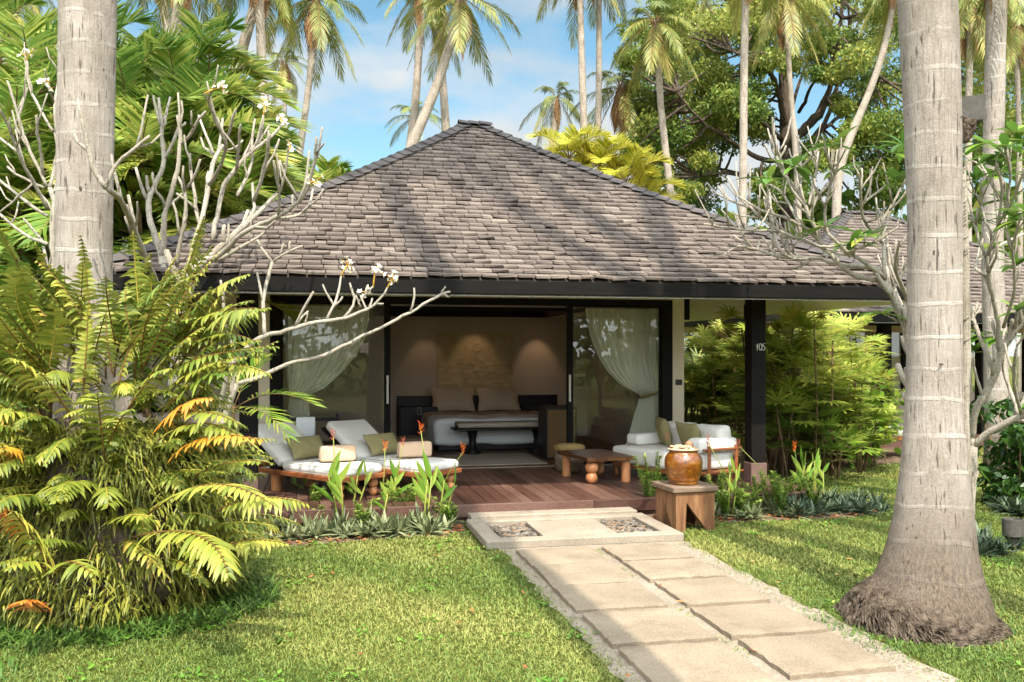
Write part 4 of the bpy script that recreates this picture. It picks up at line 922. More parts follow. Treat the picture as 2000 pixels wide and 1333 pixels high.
# palms behind: (trunk pixels x, y, width), depth, crown length px or 0, kind words
def bg_palm(label, tr, d, L=0, cr=None, seed=1, nf=20, skirt=5, lo=-50, mat='coco', tm='trunkfar'):
    pts = [W(x, y, d) for x, y, w in tr]; rad = [w/2*d/FPX for x, y, w in tr]
    p = pts[-1]; dirv = (pts[-1]-pts[-2]); 
    if p[2] > .05: pts.append(np.array((p[0]+dirv[0]*.3, p[1], -.05))); rad.append(rad[-1]*1.25)
    n = 26; a = np.array(pts); u = np.concatenate([[0], np.cumsum(np.linalg.norm(np.diff(a, axis=0), axis=1))]); uu = np.linspace(0, u[-1], n)
    a2 = np.stack([np.interp(uu, u, a[:, k]) for k in range(3)], 1)
    for _ in range(2): a2[1:-1] = (a2[:-2]+2*a2[1:-1]+a2[2:])/4
    r2 = np.interp(uu, u, rad)
    o = thing('coconut_palm', label, 'palm', (a2[-1][0], a2[-1][1], 0), 'slender coconut palms behind the bungalow')
    m = MB(); m.tube(a2, r2, 12, .5, jitter=.03); m.build('trunk', tm, o, smooth=True)
    if L:
        c = W(cr[0], cr[1], d) if cr else a2[0]
        coco_crown(o, c, L*d/FPX, seed, nf, skirt, mat, lo)
    return o
bg_palm('slim palm trunk at the top left corner of the photo', [(24, -80, 14), (26, 40, 14), (29, 160, 15), (33, 420, 16)], 20, 130, (24, -70), 41)
bg_palm('thin ringed palm trunk between the thick left palm and the white trunk', [(314, -60, 14), (318, 0, 15), (330, 90, 16), (345, 300, 18)], 26, 120, (313, -70), 42)
bg_palm('bright white slanting palm trunk next to the thin ringed one', [(356, -60, 22), (352, 0, 22), (342, 70, 24), (320, 300, 26)], 22, 140, (357, -70), 43)
bg_palm('straight ringed palm trunk standing left of the crown above the frangipani', [(505, -60, 16), (507, 0, 17), (510, 100, 18), (520, 300, 20), (528, 420, 21)], 22, 140, (505, -80), 44)
bg_palm('pale palm trunk curving away to the left behind the straight ringed trunk', [(508, -50, 18), (500, 10, 19), (485, 55, 20), (468, 110, 21), (440, 240, 23)], 24, 140, (510, -70), 45)
bg_palm('full crowned coconut palm standing alone left of the roof peak', [(618, 6, 12), (614, 70, 15), (606, 150, 12), (592, 250, 13), (578, 340, 15), (560, 460, 17)], 27, 132, (618, 0), 46, 20, 12, -62)
bg_palm('small distant palm with drooping crown left of the full crowned palm', [(556, 128, 7), (556, 180, 8), (556, 300, 9)], 45, 75, (555, 120), 47, 17, 6, -60)
bg_palm('palm trunk with bend above the roof, left of the strongly leaning palm', [(826, -20, 13), (822, 40, 14), (817, 120, 14), (813, 190, 15), (803, 270, 17), (795, 340, 18)], 30, 120, (828, -30), 48, 18, 4)
bg_palm('strongly leaning palm crossing two trunks left of the roof peak', [(897, 2, 12), (890, 45, 15), (872, 115, 18), (845, 190, 19), (815, 258, 20), (798, 300, 21), (770, 380, 22)], 28, 140, (898, -4), 49, 18, 3, -58)
bg_palm('upright palm whose trunk meets the roof just left of the roof peak', [(858, 6, 13), (860, 90, 14), (866, 180, 15), (871, 250, 17), (873, 330, 18)], 32, 105, (856, 0), 50, 18, 6, -62)
bg_palm('short palm with a low spreading crown behind the left slope of the roof', [(812, 232, 8), (808, 262, 9), (800, 340, 10)], 40, 78, (812, 228), 51, 16, 2, -20)
bg_palm('bare white palm trunk rising behind the roof, left one of the close pair', [(1131, -60, 12), (1133, 0, 12), (1137, 140, 14), (1142, 290, 15), (1144, 380, 15)], 30, 130, (1131, -90), 52)
bg_palm('bare palm trunk rising behind the roof, right one of the close pair', [(1170, -60, 11), (1170, 0, 11), (1170, 140, 12), (1168, 280, 13), (1168, 380, 14)], 31, 130, (1170, -100), 53)
bg_palm('small palm peeping over the roof left of the close pair of trunks', [(1087, 196, 12), (1083, 240, 15), (1080, 290, 16), (1078, 360, 17)], 36, 84, (1087, 190), 54, 15, 3, -55)
bg_palm('shaggy palm between the close pair of trunks and the large drooping crown', [(1214, 158, 10), (1216, 230, 11), (1218, 320, 12), (1218, 400, 13)], 34, 120, (1213, 172), 55, 19, 9, -66)
bg_palm('large coconut palm with heavy drooping yellowish crown in front of the rain tree', [(1282, 40, 10), (1286, 120, 13), (1290, 210, 13), (1302, 310, 14), (1313, 400, 15)], 29, 118, (1280, 44), 56, 24, 8, -66)
bg_palm('tall white palm trunk crossing the left half of the rain tree', [(1457, -60, 14), (1456, 0, 14), (1453, 140, 15), (1452, 300, 15), (1450, 440, 16)], 25, 130, (1457, -90), 57)
bg_palm('palm with hanging fronds directly in front of the rain tree trunk', [(1538, -4, 12), (1537, 60, 11), (1541, 140, 10), (1549, 240, 11), (1557, 330, 12), (1560, 420, 12)], 27, 125, (1538, -8), 58, 19, 9, -68)
bg_palm('leaning palm trunk slanting up to the right over the rain tree branches', [(1750, -30, 10), (1744, 20, 11), (1722, 120, 13), (1690, 200, 14), (1662, 265, 16), (1635, 330, 17)], 26, 110, (1752, -40), 59)
bg_palm('whitish palm trunk right behind the lamp box', [(1948, -60, 38), (1946, 0, 38), (1944, 120, 38), (1940, 300, 38), (1938, 500, 40), (1945, 700, 44), (1950, 880, 50)], 13.5, 150, (1948, -80), 60, 20, 6, -66, 'coco', 'trunk')
bg_palm('palm with dangling brown fronds between the two thick right hand trunks', [(1896, 20, 12), (1892, 200, 13), (1890, 420, 15)], 24, 130, (1896, 14), 61, 19, 10, -68)
bg_palm('palm with low crown beyond the right edge of the rain tree', [(1985, 60, 9), (1990, 250, 10), (1992, 420, 11)], 30, 120, (1985, 50), 62, 17, 5, -60)
# palms standing behind the viewpoint (the shade of their trunks falls on lawn and roof)
for i, (pts_, s_, r0_) in enumerate(([[(1.45, .7, 0), (1.66, .75, 6.5), (1.42, .8, 12.5), (1.02, .8, 16.5), (.72, .8, 21), (.6, .8, 24.5)], 71, .2], [[(4.8, .45, 0), (4.78, .5, 6), (4.6, .5, 10), (4.25, .5, 12.7), (3.7, .5, 14.4), (2.75, .5, 17.5), (2.1, .5, 21), (1.8, .5, 25)], 72, .19], [[(6.0, 1.0, 0), (5.95, 1.0, 6), (5.6, 1.0, 10), (5.0, 1.0, 13), (4.3, 1.0, 15), (3.55, 1.0, 17), (2.95, 1.0, 20), (2.5, 1.0, 24)], 73, .2])):
    x, y, h = pts_[0]; o = thing('coconut_palm', 'tall coconut palm standing out of view beside the garden path', 'palm', (x, y, 0), 'palms beside the viewpoint')
    a = np.array(pts_); zz = np.linspace(0, a[-1, 2], 26); p3 = np.stack([np.interp(zz, a[:, 2], a[:, 0]), np.interp(zz, a[:, 2], a[:, 1]), zz], 1)
    for _ in range(3): p3[1:-1] = (p3[:-2]+2*p3[1:-1]+p3[2:])/4
    m = MB(); m.tube(p3, np.linspace(r0_, .16, 26), 12); m.build('trunk', 'trunk', o, smooth=True)
    coco_crown(o, p3[-1], 2.3, s_, 15, 0)

# ------------------------------------------------------------------ feather palms (areca) at the left and behind the roof
def feather_clump(label, base, tops, L, mat, seed, nl=26, wide=.030, group=None, cat='palm', nf=9, lo=-12, name='areca_palm'):
    rs = np.random.default_rng(seed); o = thing(name, label, cat, base, group); m = MB(); rb = MB()
    for (tx, ty, tz) in tops:
        top = np.array((tx, ty, tz)); b0 = np.array(base)+rs.normal(0, .15, 3)*(1, 1, 0)
        rb.tube(quad_curve(b0, (b0+top)/2+rs.normal(0, .1, 3), top, 7), [.05, .045, .04, .04, .035, .03, .02], 7)
        for i in range(nf):
            az = i*2.4+rs.uniform(-.3, .3); u = i/(nf-1); el = R(78-(78-lo)*u+rs.uniform(-8, 8)); l = L*rs.uniform(.8, 1.1)
            h = np.array((math.cos(az), math.sin(az), 0)); d = h*math.cos(el)+np.array((0, 0, math.sin(el)))
            pts = quad_curve(top, top+d*l*.55, top+h*l*max(.4, math.cos(el))*.85+np.array((0, 0, l*(math.sin(el)*.8-.32))), 9)
            frond(m, rb, pts, nl, L*.32, wide, 60, 26, .16, .14, .30, None, 3, .012, np.clip(.25+.4*rs.random()+.15*u, 0, 1), .16)
    m.build('crown', mat, o); rb.build('stems', 'cane', o); return o
ar = [((60, 190), 12.5, 'between the thick left palm and the top left corner'), ((30, 280), 11.5, 'low behind the far left frangipani'), ((190, 150), 13.5, 'hidden mostly behind the thick left palm trunk'), ((250, 210), 12.5, 'just right of the thick left palm trunk'), ((290, 170), 15, 'under the thin ringed trunk'), ((345, 205), 13, 'with bright fans under the white slanting trunk'), ((385, 150), 14, 'topmost, pointing up under the curving trunk'), ((405, 190), 13.5, 'stretching its fronds to the right over the sky'), ((330, 290), 12, 'low behind the frangipani candelabra'), ((380, 290), 12.5, 'behind the white frangipani flowers'), ((425, 270), 13.5, 'at the right end of the feather palm thicket'), ((95, 130), 16, 'high at the left of the thick left palm'), ((270, 330), 11.5, 'lowest, between palm trunk and frangipani'), ((395, 330), 12.3, 'low beside the left slope of the roof'), ((130, 350), 11.8, 'lowest at the left edge behind the fern'), ((0, 90), 14, 'cut by the left edge of the photo'), ((440, 370), 13.2, 'small, beside the roof edge and the distant palm'), ((20, 430), 11.3, 'lowest at the left edge'), ((210, 400), 11.6, 'low down behind the thick left palm trunk'), ((340, 400), 11.8, 'lowest behind the frangipani trunk')]
for i, ((x, y), d, w_) in enumerate(ar):
    c = W(x, y, d); base = (c[0]+rng.uniform(-.3, .3), c[1]+.3, 0)
    tops = [c] + [c+np.array((rng.uniform(-.9, .9), rng.uniform(-.3, .9), rng.uniform(-1.4, -.2))) for _ in range(2)]
    feather_clump('green feather palm '+w_, base, tops, 1.7, 'areca', 100+i, 22, .052, 'feather palms left of the bungalow')
for i, ((x, y), d, w_) in enumerate([((1112, 300), 21.5, 'left one showing over the right roof slope'), ((1172, 322), 21.5, 'middle one showing over the right roof slope'), ((1222, 350), 21.5, 'right one showing over the right roof slope')]):
    c = W(x, y+10, d); feather_clump('bright yellow feather palm, '+w_, (c[0], c[1], 0), [c, c+(.3, .3, -.4)], 1.55, 'arecay', 140+i, 30, .036, 'yellow feather palms behind the roof', nf=9, lo=20)
for i, ((x, y), d, w_) in enumerate([((640, 370), 24, 'small upright feather palm behind the left roof slope'), ((610, 400), 26, 'small feather palm half hidden by the left roof slope'), ((1430, 470), 30, 'far feather palm behind the right end of the roof')]):
    c = W(x, y, d); feather_clump(w_, (c[0], c[1], 0), [c], 1.5, 'areca', 150+i, 20, .07, nf=9, lo=25)

# ------------------------------------------------------------------ big broadleaf tree behind the bungalow
def scatter_leaves(m, cen, rad, n, L, Wd, dn=.0, flat=.8, rb=None):
    p = rng.normal(0, 1, (n, 3)); p = nrm(p)*(rng.random((n, 1))**.45)*rad; p[:, 2] *= flat; p += cen
    d = nrm(rng.normal(0, 1, (n, 3))+np.array((0, 0, -dn))); sd = rng.normal(0, 1, (n, 3))
    r = np.clip((.35 if rb is None else rb)+rng.normal(0, .22, n), 0, 1)
    m.leaves(p, d, sd, L*rng.uniform(.6, 1.3, n), Wd*rng.uniform(.7, 1.2, n), .2, 2, None, r)
DT = 36.
bt = thing('rain_tree', 'huge spreading broadleaf tree with dark forking trunk behind the bungalow', 'tree', tuple(W(1535, 640, DT)*(1, 1, 0)))
m = MB(); lv = MB()
lpl = []
def limb(pl, dd=0.):
    n = len(pl); d0_ = DT
    if lpl:
        a = np.array(lpl); k = np.argmin((a[:, 0]-pl[0][0])**2+(a[:, 1]-pl[0][1])**2); d0_ = a[k, 2]
    xy = np.array(pl, float); u = np.linspace(0, n-1, n*5-4); f = lambda c_: np.interp(u, np.arange(n), xy[:, c_])
    X, Y, Wd_ = f(0), f(1), f(2)
    for arr in (X, Y):
        for _ in range(3): arr[1:-1] = (arr[:-2]+2*arr[1:-1]+arr[2:])/4
        arr[1:-1] += rng.normal(0, 1.2, len(arr)-2)
    dl_ = d0_+dd*u/(n-1); pts = [W(x, y, d) for x, y, d in zip(X, Y, dl_)]; lpl.extend(zip(X, Y, dl_))
    rad = [w_*(.26 if w_ < 24 else .33)*DT/FPX for w_ in Wd_]; m.tube(pts, rad, 9, .5, jitter=.08); return pts
limb([(1525, 690, 60), (1530, 480, 48), (1535, 340, 44), (1536, 285, 42), (1532, 180, 32), (1528, 90, 26), (1530, -40, 18)])
limb([(1536, 290, 34), (1560, 262, 30), (1600, 225, 26), (1625, 160, 18), (1632, 90, 15), (1650, 0, 12), (1665, -60, 8)], -3)
limb([(1600, 225, 20), (1622, 192, 14), (1660, 140, 12), (1700, 112, 9), (1760, 70, 6)], 3)
limb([(1590, 268, 20), (1622, 222, 16), (1645, 120, 13), (1660, 60, 10), (1680, -30, 7)], 4)
limb([(1533, 280, 22), (1515, 262, 18), (1480, 230, 14)], -3)
limb([(1535, 250, 26), (1520, 180, 20), (1505, 140, 15), (1480, 125, 11), (1430, 100, 8)], -4); limb([(1512, 165, 16), (1497, 90, 11), (1470, 20, 8)], 4)
limb([(1535, 320, 22), (1480, 310, 18), (1420, 270, 13), (1370, 240, 10), (1320, 180, 8)], -5); limb([(1500, 355, 16), (1440, 340, 14), (1380, 322, 10), (1320, 300, 7)], 3); limb([(1480, 350, 14), (1410, 336, 11), (1360, 345, 7)], -3)
limb([(1560, 300, 22), (1620, 240, 15), (1680, 205, 11), (1750, 160, 8), (1830, 120, 6)], 3); limb([(1536, 240, 16), (1580, 110, 9), (1620, 60, 6)], 2)
limb([(1640, 230, 12), (1690, 190, 9), (1720, 150, 7)], -3); limb([(1560, 220, 14), (1585, 170, 11), (1605, 120, 9)], -3)
cl_ = [(1262, 60, 50), (1330, 50, 60), (1400, 40, 60), (1470, 35, 60), (1560, 20, 60), (1640, 30, 60), (1720, 40, 60), (1800, 40, 70), (1880, 60, 70), (1960, 90, 70), (1290, 130, 52), (1350, 130, 60), (1410, 150, 50), (1450, 190, 50), (1380, 200, 60), (1300, 210, 60), (1250, 230, 40), (1280, 280, 52), (1340, 270, 56), (1410, 250, 50), (1470, 250, 40), (1385, 330, 40), (1300, 330, 36), (1372, 375, 40), (1440, 200, 56), (1670, 110, 56), (1720, 160, 60), (1690, 250, 50), (1740, 250, 60), (1680, 290, 50), (1620, 300, 46), (1570, 330, 40), (1640, 200, 30), (1780, 180, 60), (1850, 200, 70), (1930, 220, 70), (1990, 200, 60), (1990, 300, 60), (1900, 320, 70), (1500, 90, 40), (1590, 70, 40), (1610, 150, 30), (1490, 330, 36), (1550, 380, 40), (1480, 400, 40), (1235, 300, 30), (1760, 330, 60), (1710, 360, 50), (1320, 20, 50), (1240, 110, 34), (1470, 110, 40), (1560, 120, 30), (1230, 180, 30), (1990, 30, 60), (1880, -20, 60), (1740, -30, 60), (1600, -40, 60), (1450, -40, 60), (1320, -40, 50)]
for (x, y, r_) in cl_:
    for k in range(5):
        d = DT+rng.uniform(-4.5, 4.5); c = W(x+rng.normal(0, r_*.42), y+rng.normal(0, r_*.36), d)
        a = np.array(lpl); k_ = np.argmin((a[:, 0]-x)**2+(a[:, 1]-y)**2+((a[:, 2]-d)*25)**2+rng.uniform(0, 3000, len(a))); b_ = W(*a[k_]); mid_ = (b_+c)/2+rng.normal(0, .25, 3)
        m.tube(quad_curve(b_, mid_, c, 6), np.linspace(.06, .02, 6), 5)
        scatter_leaves(lv, c, r_*.82*d/FPX, int(560*(r_/50)), .14, .075, .3, .62, np.clip(.18+.5*rng.random()+.0006*(300-y), 0, .9))
lv.build('crown', 'broad', bt); m.build('trunk', 'darkbark', bt, smooth=True)

# ------------------------------------------------------------------ far greenery (reads as one mass)
m = MB()
for i in range(620):
    az = rng.uniform(R(-42), R(66)); dd = rng.uniform(34, 52); zc_ = rng.uniform(.3, 1)**.8
    top = 5.6+1.8*math.sin(az*9)+1.2*math.sin(az*23+1)
    top = top+3.0 if az > R(19) or az < R(-12) else top*.95
    scatter_leaves(m, np.array((dd*math.sin(az), dd*math.cos(az), zc_*top)), rng.uniform(1.0, 1.9), 60, .62, .36, .3, .8)
for i in range(160):
    az = rng.uniform(R(70), R(310)); dd = rng.uniform(15, 20)
    scatter_leaves(m, np.array((dd*math.sin(az), dd*math.cos(az), rng.uniform(.3, 4.2))), rng.uniform(1.0, 1.8), 60, .5, .26, .3, .8)
fw = m.build('far_woods', 'broad'); tag(fw, 'distant mass of tropical trees closing the view behind the bungalows', 'trees', None, 'stuff')
m = MB()
for i in range(110):
    x = rng.uniform(-9, -1.3); y = rng.uniform(12.8, 14.5) if x > -3.2 else rng.uniform(9.5, 13)
    scatter_leaves(m, np.array((x, y, rng.uniform(.2, 2.6))), .6, 70, .24, .09, .3, .9, .3)
ug = m.build('undergrowth', 'areca'); tag(ug, 'dense dark green undergrowth filling the space under the feather palms', 'undergrowth', None, 'stuff')
# old wall beyond the left frangipani
gw = boxes('garden_wall', 'fence', None, [((-9, 11.2, 0), (-3.6, 11.4, 2.15)), ((-9, 11.1, 2.152), (-3.55, 11.5, 2.24))], .02); tag(gw, 'mossy garden wall with coping behind the far left frangipani', 'wall')
# ------------------------------------------------------------------ frangipani trees
def plumeria(name, label, d0, br, seed, base=None, slope=.9, extra=75, leafy=0, flowers=(), group='frangipani trees', rs_=1.0, leafspots=()):
    rs = np.random.default_rng(seed); placed = []; m = MB(); tips = []
    for k, pl in enumerate(br):
        p0 = np.array(pl[0][:2], float); ds = d0
        if placed:
            a = np.array([(q[0], q[1]) for q in placed]); i = np.argmin(np.sum((a-p0)**2, 1))
            ds = placed[i][2] if np.sum((a[i]-p0)**2) < 45**2 else d0+rs.uniform(-.5, .5)
        L = np.cumsum([0]+[math.dist(pl[i][:2], pl[i+1][:2]) for i in range(len(pl)-1)]); sl = rs.uniform(-slope, slope)/300*(0 if k == 0 else 1)
        if len(pl[-1]) > 3: sl = (pl[-1][3]-ds)/L[-1]
        dn = [ds+sl*l for l in L]; xy = np.array([q[:2] for q in pl], float); w_ = np.array([q[2] for q in pl], float)
        n = max(4, int(L[-1]/14)); u = np.linspace(0, L[-1], n); f = lambda v: np.interp(u, L, v)
        X, Y, D, Wd = f(xy[:, 0]), f(xy[:, 1]), f(dn), f(w_)
        for arr in (X, Y):
            arr[1:-1] = (arr[:-2]+2*arr[1:-1]+arr[2:])/4
        X[1:-1] += rs.normal(0, .8, n-2); Y[1:-1] += rs.normal(0, .8, n-2)
        pts = np.array([W(x, y, d) for x, y, d in zip(X, Y, D)]); rad = Wd*.66*D/FPX*rs_*(1+rs.normal(0, .06, n)); rad[-1] *= .9
        m.tube(pts, rad, 9, rs.random(), jitter=.05)
        for x, y, d in zip(X, Y, D): placed.append((x, y, d))
        tips.append((pts[-1], nrm(pts[-1]-pts[-2]), rad[-1]))
        if extra and L[-1] > extra*1.3:
            for _ in range(int(L[-1]/extra)):
                i = rs.integers(n//3, n-1); tdir = nrm(pts[i]-pts[i-1]); dd = nrm(tdir*.7+np.array((0, 0, .55))+rs.normal(0, .45, 3)); l = rs.uniform(.15, .42)
                e = pts[i]+dd*l*.6+rs.normal(0, .02, 3); e2 = e+nrm(dd+np.array((0, 0, .5)))*l*.4
                m.tube([pts[i], (pts[i]+e)/2+rs.normal(0, .008, 3), e, e2], np.array((.8, .7, .62, .55))*rad[i], 7, rs.random()); tips.append((e2, nrm(e2-e), rad[i]*.5))
    b0 = base if base is not None else W(*br[0][0][:2], d0)*(1, 1, 0)
    o = thing(name, label, 'frangipani', b0, group); m.build('branches', 'plum', o, smooth=True)
    if leafy or len(leafspots):
        lm = MB(); pts_ = [t for t in tips if rs.random() < leafy]
        sp_ = [(t[0], t[1]) for t in pts_]+[(W(x, y, d0+rs.uniform(-.4, .3)), np.array((0, 0, 1.))) for x, y in leafspots]
        for (p, dr_) in sp_:
            n = rs.integers(5, 9); az = rs.uniform(0, 6.28, n); el = rs.uniform(-.3, .8, n); d = np.stack([np.cos(az)*np.cos(el), np.sin(az)*np.cos(el), np.sin(el)], 1)
            sd = np.cross(d, np.array((0, 0, 1.))); lm.leaves(np.repeat(p[None], n, 0), d, sd, rs.uniform(.20, .34, n), rs.uniform(.065, .10, n), .22, 5, (.12, .7, 1, .95, .6, .05), np.clip(rs.normal(.45, .25, n), 0, 1), .25)
        lm.build('leaves', 'plumleaf', o)
    if len(flowers):
        for (x, y) in flowers:
            fm, fc = MB(), MB()
            a = np.array([(q[0], q[1]) for q in placed]); i = np.argmin(np.sum((a-np.array((x, y)))**2, 1)); c0 = W(x, y, placed[i][2])
            t0 = W(placed[i][0], placed[i][1], placed[i][2]); fc.tube([t0, (t0+c0)/2+(0, 0, .01), c0], [.009, .007, .005], 5)
            for k in range(9):
                c = c0+rs.normal(0, .03, 3); ax_ = nrm(rs.normal(0, 1, 3)+np.array((0, -.6, .6))); s1 = nrm(np.cross(ax_, (0, 0, 1.))); s2 = np.cross(s1, ax_)
                an = np.arange(5)*1.2566+rs.uniform(0, 6); d = (np.cos(an)[:, None]*s1+np.sin(an)[:, None]*s2)+ax_*.6
                fm.leaves(np.repeat(c[None], 5, 0), d, np.cross(d, ax_), .034, .021, 0, 3, (.4, 1, .9, .2), rs.random(5)); fc.ball(c, .007, .5, 0); fc.tube([c0, (c0+c)/2, c], .003, 4)
            fo = fm.build('flower_cluster', 'petal', o); fc.build('flower_throats', 'petalc', fo)
    return o
plumeria('frangipani_tree', 'small bare frangipani reaching its long white branches across the glass door', 8.7, [
 [(416, 1040, 15), (421, 900, 13), (438, 815, 11), (452, 775, 10), (463, 751, 9)],
 [(463, 751, 7), (500, 739, 6.5), (525, 729, 6), (564, 709, 6), (627, 698, 5.5), (712, 655, 5), (760, 632, 4.6), (801, 611, 4.5), (839, 587, 4), (866, 573, 3.6), (879, 570, 3)],
 [(801, 611, 3.6), (808, 590, 3.2), (809, 563, 3)], [(862, 575, 3), (870, 560, 2.6)], [(866, 574, 3), (877, 581, 2.6)],
 [(452, 775, 8), (461, 700, 8), (490, 672, 7.5), (517, 655, 7.5), (525, 657, 6.5), (574, 642, 6), (638, 625, 5.5), (668, 624, 5), (717, 606, 4.5), (735, 593, 4), (748, 580, 3.3), (757, 562, 2.8)],
 [(574, 642, 4), (590, 610, 4), (612, 570, 3.6)], [(574, 642, 3.2), (590, 618, 3.2), (602, 608, 3)], [(597, 638, 3), (600, 610, 2.8)],
 [(638, 625, 4.5), (653, 599, 4), (662, 570, 3.5), (666, 540, 3.2)], [(653, 599, 3.4), (640, 580, 3.2), (630, 556, 3)], [(653, 599, 3.2), (669, 580, 3)],
 [(668, 624, 4.2), (690, 600, 4), (699, 591, 4), (690, 575, 3.6), (683, 553, 3.2)], [(699, 591, 3.4), (715, 570, 3.2), (729, 560, 3)], [(705, 600, 3), (695, 578, 2.6)],
 [(717, 606, 3.4), (710, 590, 3.2), (704, 578, 3)], [(733, 594, 3.2), (749, 594, 3)], [(720, 603, 3.2), (727, 583, 3)],
 [(517, 655, 6.5), (515, 620, 6), (513, 587, 5.6), (520, 550, 5.2), (532, 512, 5)], [(532, 512, 4.2), (515, 490, 4), (505, 475, 3.6), (502, 468, 3.2)], [(532, 512, 4.2), (545, 500, 4), (560, 490, 3.6), (592, 480, 3.2)],
 [(545, 500, 3.6), (554, 476, 3.2)], [(565, 490, 3.2), (567, 472, 3)], [(513, 587, 4), (508, 560, 3.8), (502, 533, 3.4)],
 [(459, 695, 5.5), (446, 650, 5), (437, 617, 5), (437, 580, 4.6), (431, 548, 4)],
 [(400, 1040, 11), (420, 850, 8), (440, 745, 7.5), (459, 700, 7)]], 11, None, .5, 0, 0, ((678, 518), (733, 528), (766, 547), (716, 570)))
plumeria('frangipani_tree', 'large bare frangipani with a candelabra of white branches above the fern', 8.7, [
 [(340, 760, 19), (348, 640, 17), (356, 560, 15), (362, 534, 14)],
 [(362, 534, 11), (403, 510, 10), (449, 467, 9), (499, 421, 7.5), (541, 379, 6)], [(499, 421, 5), (496, 390, 4.6), (493, 358, 4)], [(496, 392, 5.5), (510, 350, 5.2), (523, 305, 5), (527, 262, 4)],
 [(403, 510, 8), (430, 500, 7.5), (449, 480, 7), (474, 453, 7), (527, 432, 6.5), (573, 404, 6), (601, 369, 5.5), (615, 319, 5), (619, 268, 4)], [(618, 300, 3.4), (633, 280, 3)],
 [(541, 427, 4.6), (570, 428, 4.4), (590, 422, 4.2), (608, 397, 4), (611, 370, 3.4)], [(544, 420, 4.6), (548, 376, 4.4), (540, 345, 4), (534, 314, 3.4)], [(548, 376, 3.8), (559, 326, 3.6), (563, 296, 3)], [(572, 420, 3.4), (571, 381, 3)],
 [(368, 528, 9), (380, 481, 8), (400, 404, 7.5), (410, 347, 7), (422, 298, 6), (436, 284, 5.6)], [(408, 362, 5.6), (432, 325, 5.2), (443, 284, 5), (428, 250, 4.6), (414, 221, 4.4), (400, 183, 3.8)], [(440, 284, 4.6), (450, 250, 4.2), (461, 214, 3.8)], [(417, 300, 4), (402, 262, 3.8), (388, 226, 3.4)],
 [(415, 470, 7.5), (424, 418, 7), (436, 362, 6.5), (474, 312, 5.6), (513, 280, 5), (541, 259, 4.4), (551, 242, 3.4)], [(506, 286, 4.2), (511, 255, 4), (514, 226, 3.4)], [(462, 335, 4.6), (465, 300, 4.4), (470, 244, 3.8)], [(463, 383, 5), (480, 350, 4.8), (493, 320, 4.4), (494, 300, 3.6)],
 [(330, 640, 13), (322, 540, 12), (315, 488, 11), (294, 442, 9), (289, 390, 8), (322, 319, 7), (316, 250, 6), (310, 192, 4.6)], [(321, 310, 5), (347, 264, 4.6), (351, 229, 4)],
 [(316, 500, 9), (320, 440, 8), (322, 410, 7.5), (335, 380, 7), (347, 326, 6.5), (354, 256, 5.5), (346, 226, 4.6)], [(355, 282, 4.6), (379, 259, 4.4), (389, 226, 4), (402, 218, 3.6)], [(352, 250, 4), (362, 240, 3.6)],
 [(345, 520, 7), (352, 467, 6), (361, 432, 5.6), (363, 376, 5), (348, 346, 4)], [(363, 371, 4.4), (385, 340, 4.2), (391, 312, 3.6)], [(386, 420, 5.6), (378, 375, 5), (374, 340, 4.6), (370, 300, 3.8)], [(386, 412, 4), (360, 388, 3.8), (344, 378, 3.2)], [(352, 462, 4.4), (346, 425, 4), (338, 396, 3.4)],
 [(338, 660, 11), (300, 540, 10), (280, 500, 9.5), (262, 450, 9), (238, 390, 8.5), (207, 367, 8, 6.3)], [(207, 367, 8), (180, 328, 7.5), (167, 270, 6.8), (160, 232, 5.4, 6.2)], [(207, 367, 6), (224, 322, 5.6), (264, 290, 5), (292, 266, 4.4, 6.3)], [(262, 450, 4), (272, 420, 3.6), (268, 395, 3)],
 [(400, 510, 7), (440, 505, 6), (470, 480, 5), (500, 470, 4), (515, 455, 3.4)]], 12, None, 1.6, 62, 0, ((520, 205), (548, 232), (568, 285), (612, 355), (432, 172)))
plumeria('frangipani_tree', 'bare frangipani at the left edge with branches crossing in front of feather palms', 8.3, [
 [(108, 760, 11), (105, 560, 9.5), (103, 500, 8.5), (101, 433, 8), (107, 388, 7), (97, 367, 7)],
 [(97, 367, 6), (114, 301, 6), (108, 253, 5.6), (110, 191, 5), (117, 127, 4)], [(91, 364, 5), (52, 281, 4.6), (34, 219, 4.2), (14, 158, 3.4)], [(86, 343, 4.6), (76, 280, 4.4), (71, 227, 4)], [(104, 257, 4.4), (66, 195, 4), (53, 153, 3.6), (53, 120, 3)],
 [(86, 367, 4.4), (45, 350, 4), (14, 326, 3.4)], [(93, 422, 5), (45, 391, 4.6), (0, 353, 4), (-30, 330, 3.4)], [(93, 408, 5.4), (66, 357, 5), (34, 295, 4.8), (17, 246, 4.2), (-5, 205, 3.4)], [(34, 297, 4), (0, 270, 3.6), (-25, 250, 3)], [(30, 250, 4), (42, 210, 3.8), (54, 172, 3.2)],
 [(93, 477, 5), (52, 464, 4.6), (0, 419, 4), (-30, 395, 3.4)], [(83, 470, 4), (60, 445, 3.6), (46, 427, 3)], [(66, 357, 3.6), (30, 390, 3.4), (-5, 420, 3)], [(100, 430, 3.6), (104, 400, 3.2), (80, 380, 3)], [(105, 200, 3.6), (85, 140, 3), (88, 137, 3)]], 13, None, 1.4, 60, 0, ((50, 105), (118, 92), (90, 165)))
